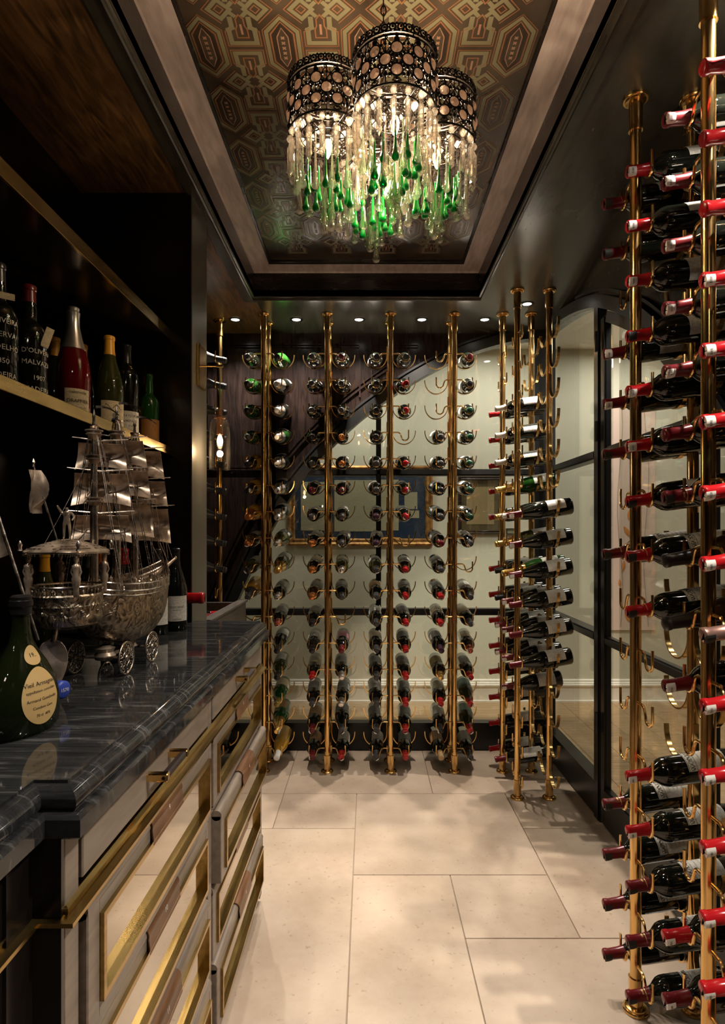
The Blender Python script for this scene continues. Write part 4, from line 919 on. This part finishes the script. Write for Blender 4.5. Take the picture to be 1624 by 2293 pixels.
# deck with crew, guns and coils
deck = MB().sheet([[(w_*.92*u, y, zr-.004) for u in (-1, -.5, 0, .5, 1)] for (y, w_, zk, zr) in HS[1:-1]], .002).build('deck', silver_m, ship, 40)
mb = MB(); r5 = random.Random(5)
for k in range(46):
    y = r5.uniform(-.07, .21); w_ = .06 if y < .12 else .035; x = r5.uniform(-w_, w_); z = .178+max(0, y-.1)*.12
    if k % 2: mb.tube([(x, y, z), (x+r5.uniform(-.015, .015), y+r5.uniform(-.015, .015), z+r5.uniform(.002, .012))], .0022, 6)
    else: mb.sphere((x, y, z+.003), .0042, 7, 5); mb.sphere((x, y, z+.0095), .0028, 7, 5)
mb.build('deck_fittings', silver_br, deck)
# stern castle : rounded drum with bands
DR = [(0, .122), (.045, .124), (.066, .132), (.0705, .142), (.072, .146), (.0705, .15), (.0715, .166), (.0735, .170), (.072, .174), (.073, .186), (.0755, .19), (.073, .193), (.070, .193), (.068, .17), (0, .168)]
castle = MB().lathe([(r_*.87, z_) for r_, z_ in DR], 36, Matrix.Translation((-.004, -.185, 0)), sy=1.12).build('stern_castle', embossed_m, ship, 40)
mb = MB(); mb2 = MB()
for k in range(44):
    a = 2*pi*k/44; x, y = -.004+.0625*cos(a), -.185+.070*sin(a)
    mb.tube([(x, y, .192), (x, y, .207)], .0012, 5)
    if k % 2 == 0: mb.sphere((x, y, .2), .0026, 6, 4)
    if k % 4 == 0: mb2.sphere((-.004+.063*cos(a), -.185+.0705*sin(a), .158), .0045, 8, 5)
mb.tube([(-.004+.0625*cos(2*pi*k/36), -.185+.070*sin(2*pi*k/36), .208) for k in range(36)], .0022, 6, closed=True)
mb.build('castle_rail', silver_br, castle); tag(mb2.build('rosettes', silver_br, castle), kind='stuff')
# canopy on four caryatids
def sq(a, e=.5): c, s_ = cos(a), sin(a); return (abs(c)**e*(1 if c > 0 else -1), abs(s_)**e*(1 if s_ > 0 else -1))
g = []
for (f_, z) in ((1.0, .272), (1.03, .276), (1.0, .279), (.86, .284), (.62, .291), (.36, .297), (.12, .300), (.02, .301)):
    g.append([(-.004+.064*f_*sq(2*pi*i/40)[0], -.185+.070*f_*sq(2*pi*i/40)[1], z) for i in range(41)])
canopy = MB().sheet(g).build('canopy', silver_m, ship, 60)
mb = MB()
for i in range(72):
    c = sq(2*pi*(i+.5)/72); mb.sphere((-.004+.065*c[0], -.185+.071*c[1], .2705), .0018, 6, 4, (1, 1, 1.6))
for i in range(5):
    f_ = .9-.17*i; n = int(44*f_)+6
    for k in range(n):
        c = sq(2*pi*(k+.5*(i % 2))/n); mb.sphere((-.004+.064*f_*c[0], -.185+.070*f_*c[1], .2825+.0042*i), .0042, 6, 4, (1, 1, .35))
mb.build('fringe_and_scales', silver_br, canopy)
for sx in (-1, 1):
    for sy in (-1, 1):
        x, y = -.004+sx*.048, -.185+sy*.053
        M_ = Matrix.Translation((x, y, 0))
        MB().lathe([(0, .19), (.006, .19), (.005, .205), (.0075, .215), (.0085, .225), (.005, .235), (.0078, .246), (.008, .25), (.003, .255), (.0045, .259), (.0055, .264), (.0035, .269), (.007, .272), (0, .273)], 10, M_).tube([(x-.007, y, .247), (x-.01, y, .238), (x-.006, y, .23)], .002, 6).tube([(x+.007, y, .247), (x+.01, y, .238), (x+.006, y, .23)], .002, 6).build('caryatid', silver_m, ship, 50)
        MB().lathe([(0, .278), (.005, .279), (.003, .285), (.005, .29), (.002, .297), (0, .301)], 10, Matrix.Translation((-.004+sx*.058, -.185+sy*.063, 0))).build('finial', silver_br, canopy, 50)
# standard bearer standing on the canopy
def figurine(name, loc, s, rz, par, mat, arm):
    V = [((0,0,.50), .075), ((0,0,.62), .085), ((0,0,.76), .095), ((0,0,.84), .04), ((0,0,.88), .045), ((0,0,.95), .06), ((-.07,0,.47), .055), ((-.08,.02,.25), .042), ((-.08,0,.03), .03), ((-.08,-.07,.0), .024),
         ((.07,0,.47), .055), ((.09,-.03,.25), .042), ((.09,0,.03), .03), ((.09,-.07,.0), .024), ((-.14,0,.78), .045), ((-.22,-.04,.64 if not arm else .92), .034), ((-.24,-.12,.52 if not arm else 1.0), .026), ((.14,0,.78), .045), ((.21,0,.64), .034), ((.16,-.08,.54), .026)]
    E = [(0,1),(1,2),(2,3),(3,4),(4,5),(0,6),(6,7),(7,8),(8,9),(0,10),(10,11),(11,12),(12,13),(2,14),(14,15),(15,16),(2,17),(17,18),(18,19)]
    me = bpy.data.meshes.new(name); me.from_pydata([tuple(c*s for c in v) for v, _ in V], E, []); me.materials.append(mat)
    o = obj(name, me, par, loc, (0, 0, rz)); o.modifiers.new('skin', 'SKIN'); lay_ = me.skin_vertices[0].data
    for i, (_, r_) in enumerate(V): lay_[i].radius = (r_*s, r_*s)
    lay_[0].use_root = True
    m = o.modifiers.new('sub', 'SUBSURF'); m.levels = 1; m.render_levels = 1
    return o
figurine('standard_bearer', (-.006, -.185, .302), .066, .3, ship, silver_m, True)
for k, (x, y, a) in enumerate(((-.03, -.2, .5), (.025, -.18, -1), (.0, -.13, 2), (-.035, .05, 1), (.04, .02, -.6), (.03, .15, .2))): figurine('crew_figure', (x, y, .169 if y < -.1 else .176), .036, a, ship, silver_m, k % 2 == 0)
# flags
pole1 = MB().tube([(-.024, -.19, .30), (-.066, -.20, .445)], .0020, 8).lathe([(0, 0), (.003, .001), (.0015, .006), (.0035, .010), (0, .018)], 8, Matrix.Translation((-.066, -.20, .444))).build('flagstaff', silver_br, ship)
g = []
for i in range(10):
    u = i/9; row = []
    for j in range(9):
        v = j/8; row.append((-.066+.012*u*1.0-.006+.012*sin(v*7+u*4)*.5+.004*v*10*(1-.3*u)*.2, -.20-.004+.010*cos(v*6+u*3), .438-.085*u-.012*v*sin(u*3)+0*v))
    g.append([(p[0]+.020*(j/8)*sin(pi*min(1, u*1.2+.1)), p[1], p[2]) for j, p in enumerate(row)])
MB().sheet(g, .0008).build('furled_flag', silver_m, pole1, 60)
pole2 = MB().tube([(-.002, -.285, .115), (-.078, -.29, .352)], .0030, 8).lathe([(0, 0), (.004, .001), (.002, .006), (.0045, .010), (0, .022)], 8, Matrix.Translation((-.078, -.29, .351))).build('flagstaff', silver_br, ship)
g = [[(-.070-.075*u+.02*v, -.29+.006*sin(u*8), .332-.004*u-.055*v-.012*sin(u*2.6)) for v in (0, .25, .5, .75, 1)] for u in [i/10 for i in range(11)]]
MB().sheet(g, .0008).build('banner', silver_m, pole2, 60)
# masts, tops, yards, sails, rigging
MX = -.012
def sail(par, y, zt, zb, wt, wb, bil, yaw):
    g = []
    for i in range(11):
        u = i/10; wz = wt+(wb-wt)*u
        g.append([Vector((wz*v, bil*sin(pi*min(1, .15+u*.85))*(1-.35*v*v)+.012*u, zt+(zb-zt)*u-.008*u*(1-v*v)*-1)) for v in [k/6-1 for k in range(13)]])
    Mx = Matrix.Translation((MX+.012, y+.006, 0)) @ Matrix.Rotation(yaw, 4, 'Z')
    MB().sheet([[Mx @ p for p in row] for row in g], .0009).build('sail', silver_m, par, 60)
    MB().tube([Mx @ Vector((t*wt*1.25, -.002+.002*abs(t), zt+.004+.006*abs(t))) for t in (-1, -.5, 0, .5, 1)], [.0012, .0018, .0024, .0018, .0012], 6).build('yard', silver_br, par)
YW = R(22)
MASTS = [(-.069, .575, [(.512, .452, .046, .054, .026), (.445, .372, .054, .062, .03), (.352, .290, .056, .064, .034)], (.53, .475, .382)),
         (.035, .605, [(.535, .470, .044, .054, .030), (.462, .395, .054, .062, .034), (.385, .300, .060, .070, .038)], (.545, .40)),
         (.128, .590, [(.522, .450, .048, .058, .034), (.445, .380, .058, .066, .040), (.374, .285, .066, .074, .046)], (.53, .46))]
def ladder(par, a, b, w0, w1, dirv, n=26, rung=True):
    a, b, dv = Vector(a), Vector(b), Vector(dirv); mb = MB()
    for s in (-1, 1):
        P = [a.lerp(b, i/30)+dv*s*(w0+(w1-w0)*i/30) for i in range(31)]
        mb.tube(P, [.0007+.0004*(i % 2) for i in range(31)], 5)
    if rung:
        for i in range(1, n): t = i/n; p = a.lerp(b, t); q = dv*(w0+(w1-w0)*t); mb.tube([p-q, p+q], .0005, 4)
    mb.build('rope_ladder', silver_br, par)
for (y, top, sails, tops) in MASTS:
    m = MB().lathe([(0, .15), (.0095, .15), (.009, .30), (.008, .42), (.006, .5), (.0045, top-.03), (.003, top-.01), (.0045, top-.006), (.003, top), (.0012, top+.008), (0, top+.013)], 16, Matrix.Translation((MX, y, 0))).build('mast', silver_br, ship, 50)
    for z in tops: MB().lathe([(.006, z-.012), (.013, z-.004), (.0175, z-.001), (.0175, z+.001), (.015, z+.002), (.015, z+.006), (.019, z+.007), (.019, z+.009), (.008, z+.009)], 20, Matrix.Translation((MX, y, 0))).build('fighting_top', silver_m, m, 40)
    for (zt, zb, wt, wb, bil) in sails: sail(m, y, zt, zb, wt, wb, bil, YW)
    zp = top-.028
    MB().lathe([(.0045, zp-.006), (.011, zp), (.0115, zp+.003), (.004, zp+.003)], 14, Matrix.Translation((MX, y, 0))).build('mast_crown', silver_br, m, 40)
    for s in (-1, 1):
        for dy in (-.028, .03):
            ladder(m, (MX+s*.006, y+dy*.15, zp), (s*.066 if y < .1 else s*.058, y+dy, .188), .0018, .006, (0, 1, 0), 30)
    g = [[(MX+.004+.055*u, y+.004*sin(u*5), top+.012+.012*u-.03*u*u+(.006*(1-.6*u))*v) for v in (0, .5, 1)] for u in [i/10 for i in range(11)]]
    MB().sheet(g, .0008).build('pennant', silver_br, m, 60)
mb = MB()
for (a, b) in (((MX, .128, .56), (.0, .34, .24)), ((MX, .128, .46), (.0, .31, .228)), ((MX, .035, .57), (MX, .128, .46)), ((MX, -.069, .54), (MX, .035, .46)), ((MX, .035, .46), (.045, .2, .2)), ((MX, -.069, .5), (-.05, -.2, .28)), ((MX, -.069, .46), (.05, -.25, .21)), ((.06, .07, .42), (.05, .2, .2)), ((.055, .16, .3), (.02, .27, .22)), ((-.06, .0, .36), (-.07, .05, .19))):
    mb.tube([Vector(a).lerp(Vector(b), t/8)-Vector((0, 0, .006*sin(pi*t/8))) for t in range(9)], .0006, 4)
mb.build('stays', silver_br, ship)
MB().tube([(.0, .20, .196), (.002, .28, .215), (.004, .35, .238)], [.008, .006, .004], 12).sphere((.004, .352, .239), .0055, 10, 6).build('bowsprit', silver_m, ship)
# foot, axles, wheels, rudder
foot = MB().lathe([(.012, .062), (.022, .055), (.018, .046), (.024, .038), (.020, .030), (.008, .026), (0, .026)], 20, Matrix.Translation((0, -.045, 0))).lathe([(.010, .068), (.018, .058), (.014, .046), (.020, .038), (.008, .030), (0, .030)], 20, Matrix.Translation((0, .072, 0))).box((-.008, -.045, .034), (.008, .072, .042)).build('undercarriage', silver_m, ship, 40)
WR = .037
def wheel_mesh():
    mb = MB(); ri = [(0, WR*.94*cos(2*pi*k/40), WR*.94*sin(2*pi*k/40)) for k in range(40)]
    mb.tube(ri, .0024, 8, closed=True); mb.tube([(0, p[1]*.45, p[2]*.45) for p in ri[::2]], .0013, 6, closed=True); mb.sphere((0, 0, 0), .0075, 12, 8, (.7, 1, 1))
    for k in range(9):
        a = 2*pi*k/9; c, s_ = cos(a), sin(a)
        lp = []
        for i in range(14):
            t = 2*pi*i/14; u, v = .67+.20*cos(t), .15*sin(t)*(1+.5*cos(t)); lp.append((0, WR*(u*c-v*s_), WR*(u*s_+v*c)))
        mb.tube(lp, .0014, 5, closed=True); mb.tube([(0, 0, 0), (0, WR*.46*c, WR*.46*s_)], .0012, 5); mb.sphere((0, WR*.70*c, WR*.70*s_), .0022, 6, 4)
    return mb.mesh('wheel', silver_br, 60)
wm = wheel_mesh()
for y in (-.062, .070):
    MB().tube([(-.060, y, WR), (.060, y, WR)], .003, 10).build('axle', silver_m, foot)
    for x in (-.058, .058): obj('wheel', wm, ship, (x, y, WR))
mb = MB()
for y0 in (.02,): 
    for s in (-1, 1): mb.tube([(s*.03, .02+.02*cos(t*.5)*(t/14), .045+.016*sin(t*.55)) for t in range(15)], .0018, 6)
mb.build('scroll_brackets', silver_m, foot)
MB().tube([(-.012, -.215, .125), (-.012, -.222, .10)], .006, 10).build('rudder_post', silver_br, ship)
g = []
for i in range(13):
    u = i/12; w_ = .026*(sin(pi*(u**.75))**.7)+.0015
    g.append([(-.012+w_*v*.9, -.225+w_*v*.45+.004*(1-v*v), .108-.104*u) for v in (-1, -.6, -.2, .2, .6, 1)])
MB().sheet(g, .002).build('rudder', silver_m, ship, 60)
# ================================================================== CHANDELIER
CC = Vector((.035, 1.395, 0)); ch = thing('chandelier', 'four jewelled bronze drums hung with clear and green glass drops', 'chandelier', (CC.x, CC.y, 1.95))
SH = [(.057, 1.295), (-.092, 1.372), (.160, 1.412), (.012, 1.495)]; BZ, TZ, SR = 2.200, 2.300, .0875
def drop_mesh(L, rb, name, mat):
    prof = [(0, 0), (.0016, -.001), (.0018, -.005), (.0022, -L*.35), (.0034, -L*.6), (rb*.72, -L+rb*1.9), (rb, -L+rb), (rb*.87, -L+rb*.5), (rb*.5, -L+rb*.13), (0, -L)]
    return MB().lathe(prof, 12).mesh(name, mat, 80)
def prism_mesh(L, r_): return MB().lathe([(0, 0), (r_*.6, -.006), (r_, -.012), (r_*.9, -L*.72), (r_*1.15, -L*.82), (0, -L)], 6).mesh('crystal_prism', crystal_m, 10)
D_ = {'g': drop_mesh(.085, .0088, 'green_drop', green_m), 'gs': drop_mesh(.062, .0082, 'green_drop', green_m), 'c': drop_mesh(.105, .0100, 'clear_drop', palegreen_m), 'cl': drop_mesh(.125, .0098, 'clear_drop', crystal_m)}
PRM = prism_mesh(.08, .0066); PRS = prism_mesh(.055, .005)
bead_me = MB().lathe([(0, .0085), (.005, .006), (.0075, 0), (.005, -.006), (0, -.0085)], 8).mesh('crystal_bead', crystal_m, 10)
gem_me = MB().lathe([(0, .0055), (.006, .0045), (.0105, .0012), (.0115, 0), (.0108, -.002), (0, -.0028)], 10).mesh('gem', gem_m, 10)
r6 = random.Random(11)
W = lambda x, y, z: (x-CC.x, y-CC.y, z-1.95)
NG = 12
for si, (sx, sy) in enumerate(SH):
    O = Vector(W(sx, sy, 0)); P = lambda r_, a, z: (O.x+r_*cos(a), O.y+r_*sin(a), z-1.95)
    fl = MB(); circ = lambda r_, z, n=40: [P(r_, 2*pi*k/n, z) for k in range(n)]
    for (z, r_) in ((BZ, .0022), (TZ-.004, .0028), (TZ+.004, .0022)): fl.tube(circ(SR, z), r_, 6, closed=True)
    rows = [TZ-.030, TZ-.052, TZ-.074]; gems = []
    for ri, z in enumerate(rows):
        for k in range(NG): gems.append((2*pi*(k+(.5 if ri == 1 else 0))/NG+si*.3, z))
    tor = [(.0122*cos(t), .0122*sin(t)) for t in [2*pi*i/16 for i in range(16)]]
    for (a, z) in gems:
        fl.tube([P(SR+.001, a+u/SR, z+v) for u, v in tor], .0020, 5, closed=True)
        for t in range(6):                                       # scroll petals between the settings
            b = t*pi/3+.52; fl.sphere(P(SR+.0005, a+.0165*cos(b)/SR, z+.0165*sin(b)), .0036, 6, 4)
        g = obj('gem', gem_me, ch, P(SR+.001, a, z)); g.rotation_euler = (0, pi/2, a)
    for k in range(NG):
        a = 2*pi*k/NG+si*.3
        fl.tube([P(SR, a, rows[2]-.012), P(SR, a-.10, rows[2]-.02), P(SR, a, BZ+.002), P(SR, a+.10, rows[2]-.02)], .0016, 5, closed=True)
        fl.sphere(P(SR, a, rows[0]+.017), .0062, 7, 5, (1, 1, .9)); fl.tube([P(SR, a, rows[0]+.012), P(SR, a, TZ)], .0015, 5)
        a2 = a+pi/NG; fl.tube([P(SR, a2, rows[0]-.008), P(SR, a2, TZ)], .0011, 5); fl.sphere(P(SR, a2, rows[0]+.010), .0034, 6, 4)
        fl.sphere(P(SR, a2, rows[2]-.006), .005, 6, 4); fl.tube([P(SR, a2, rows[2]), P(SR, a2, BZ)], .0013, 5)
    for k in range(26):                                          # woven ground behind the settings
        for s_ in (-1, 1): fl.tube([P(SR-.0012, 2*pi*k/26+s_*t*.11, BZ+.022+t*.0125) for t in range(7)], .0013, 4)
    for k in range(34):                                          # crown of rosettes
        a = 2*pi*k/34; fl.tube([P(SR+.002+.0018*0, a+.0065*cos(t)/SR, TZ+.011+.0065*sin(t)) for t in [2*pi*i/8 for i in range(8)]], .0022, 5, closed=True); fl.sphere(P(SR+.003, a, TZ+.011), .0028, 6, 4); fl.sphere(P(SR+.001, a+pi/34, TZ+.018), .003, 6, 4)
    for k in range(6):                                           # cross spokes carrying the inner tiers
        a = pi*k/3; fl.tube([P(SR, a, BZ+.001), P(.016, a, BZ-.006)], .0013, 5)
    for (r_, z) in ((.062, BZ-.004), (.040, BZ-.008), (.018, BZ-.010)): fl.tube(circ(r_, z, 24), .0014, 5, closed=True)
    fl.tube([P(.0, 0, BZ-.006), P(0, 0, TZ+.03)], .004, 8)
    for k in range(4): a = pi*k/2+.4; fl.tube([P(SR, a, TZ), P(0, 0, TZ+.03)], .0018, 6)
    fl.tube([P(0, 0, TZ+.03), W(CC.x, CC.y, 2.40)], .003, 8)
    fl.build('drum', fil_m, ch, 50)
    for k in range(18):
        a = 2*pi*k/18+.1; obj('crystal_bead', bead_me, ch, P(SR-.002, a, BZ-.012)); obj('crystal_prism', PRM, ch, P(SR-.002, a, BZ-.021))
    def hang(n, r_, ztop, kinds, jit=.008, off=0):
        wires = MB()
        for k in range(n):
            a = 2*pi*k/n+off; z = ztop-r6.uniform(0, jit); kk = kinds[k % len(kinds)]; x = P(r_, a, z)
            wires.tube([P(r_, a, BZ-.006), x], .0005, 4)
            obj(D_[kk].name.split('.')[0], D_[kk], ch, x, (0, 0, a))
        return wires
    wr = hang(12, .070, BZ-.030, ['c', 'c', 'cl'], .03, .2); tag(wr.build('hanging_wires', fil_m, ch), kind='stuff')
    wr = hang(12, .050, BZ-.040, ['g', 'gs', 'g'], .05, .5); tag(wr.build('hanging_wires', fil_m, ch), kind='stuff')
    wr = hang(7, .030, BZ-.072, ['gs', 'g', 'c'], .03, .1); tag(wr.build('hanging_wires', fil_m, ch), kind='stuff')
    wr = hang(4, .012, BZ-.085, ['cl', 'c'], .02, .9); tag(wr.build('hanging_wires', fil_m, ch), kind='stuff')
    cd = MB().lathe([(0, BZ-.006), (.006, BZ-.006), (.006, BZ+.008), (0, BZ+.008)], 12, Matrix.Translation((O.x, O.y, -1.95))).build('candle_cup', fil_m, ch)
    MB().lathe([(0, BZ-.006), (.006, BZ-.009), (.0105, BZ-.020), (.009, BZ-.032), (.004, BZ-.046), (0, BZ-.052)], 14, Matrix.Translation((O.x, O.y, -1.95))).build('candle_bulb', bulb_m, ch)
    l = lamp('chandelier_light', 'POINT', (O.x, O.y, BZ-.03-1.95), 0.7, WARM, .009); l.parent = ch
    l = lamp('chandelier_uplight', 'POINT', (O.x, O.y, BZ+.05-1.95), 6.5, WARM, .009); l.parent = ch
o = W(.03, 1.40, 0)
MB().lathe([(0, 2.155), (.006, 2.153), (.0105, 2.140), (.009, 2.127), (.004, 2.112), (0, 2.105)], 14, Matrix.Translation((o[0], o[1], -1.95))).build('candle_bulb', bulb_m, ch)
MB().tube([(o[0], o[1], 2.155-1.95), W(CC.x, CC.y, 2.40)], .003, 8).build('centre_stem', fil_m, ch)
l = lamp('chandelier_light', 'POINT', (o[0], o[1], 2.09-1.95), .8, WARM, .009); l.parent = ch
lk = MB()
z = 2.40; k = 0
while z < WZ-.012:
    lk.tube([W(CC.x+(.006*cos(t) if k % 2 else 0), CC.y+(0 if k % 2 else .006*cos(t)), z+.010+.012*sin(t)) for t in [2*pi*i/10 for i in range(10)]], .0016, 5, closed=True); z += .019; k += 1
lk.build('chain', fil_m, ch)
MB().lathe([(0, WZ-.0006), (.045, WZ-.0006), (.043, WZ-.010), (.02, WZ-.018), (.006, WZ-.022), (0, WZ-.022)], 24, Matrix.Translation((0, 0, -1.95))).build('canopy_rose', fil_m, ch)
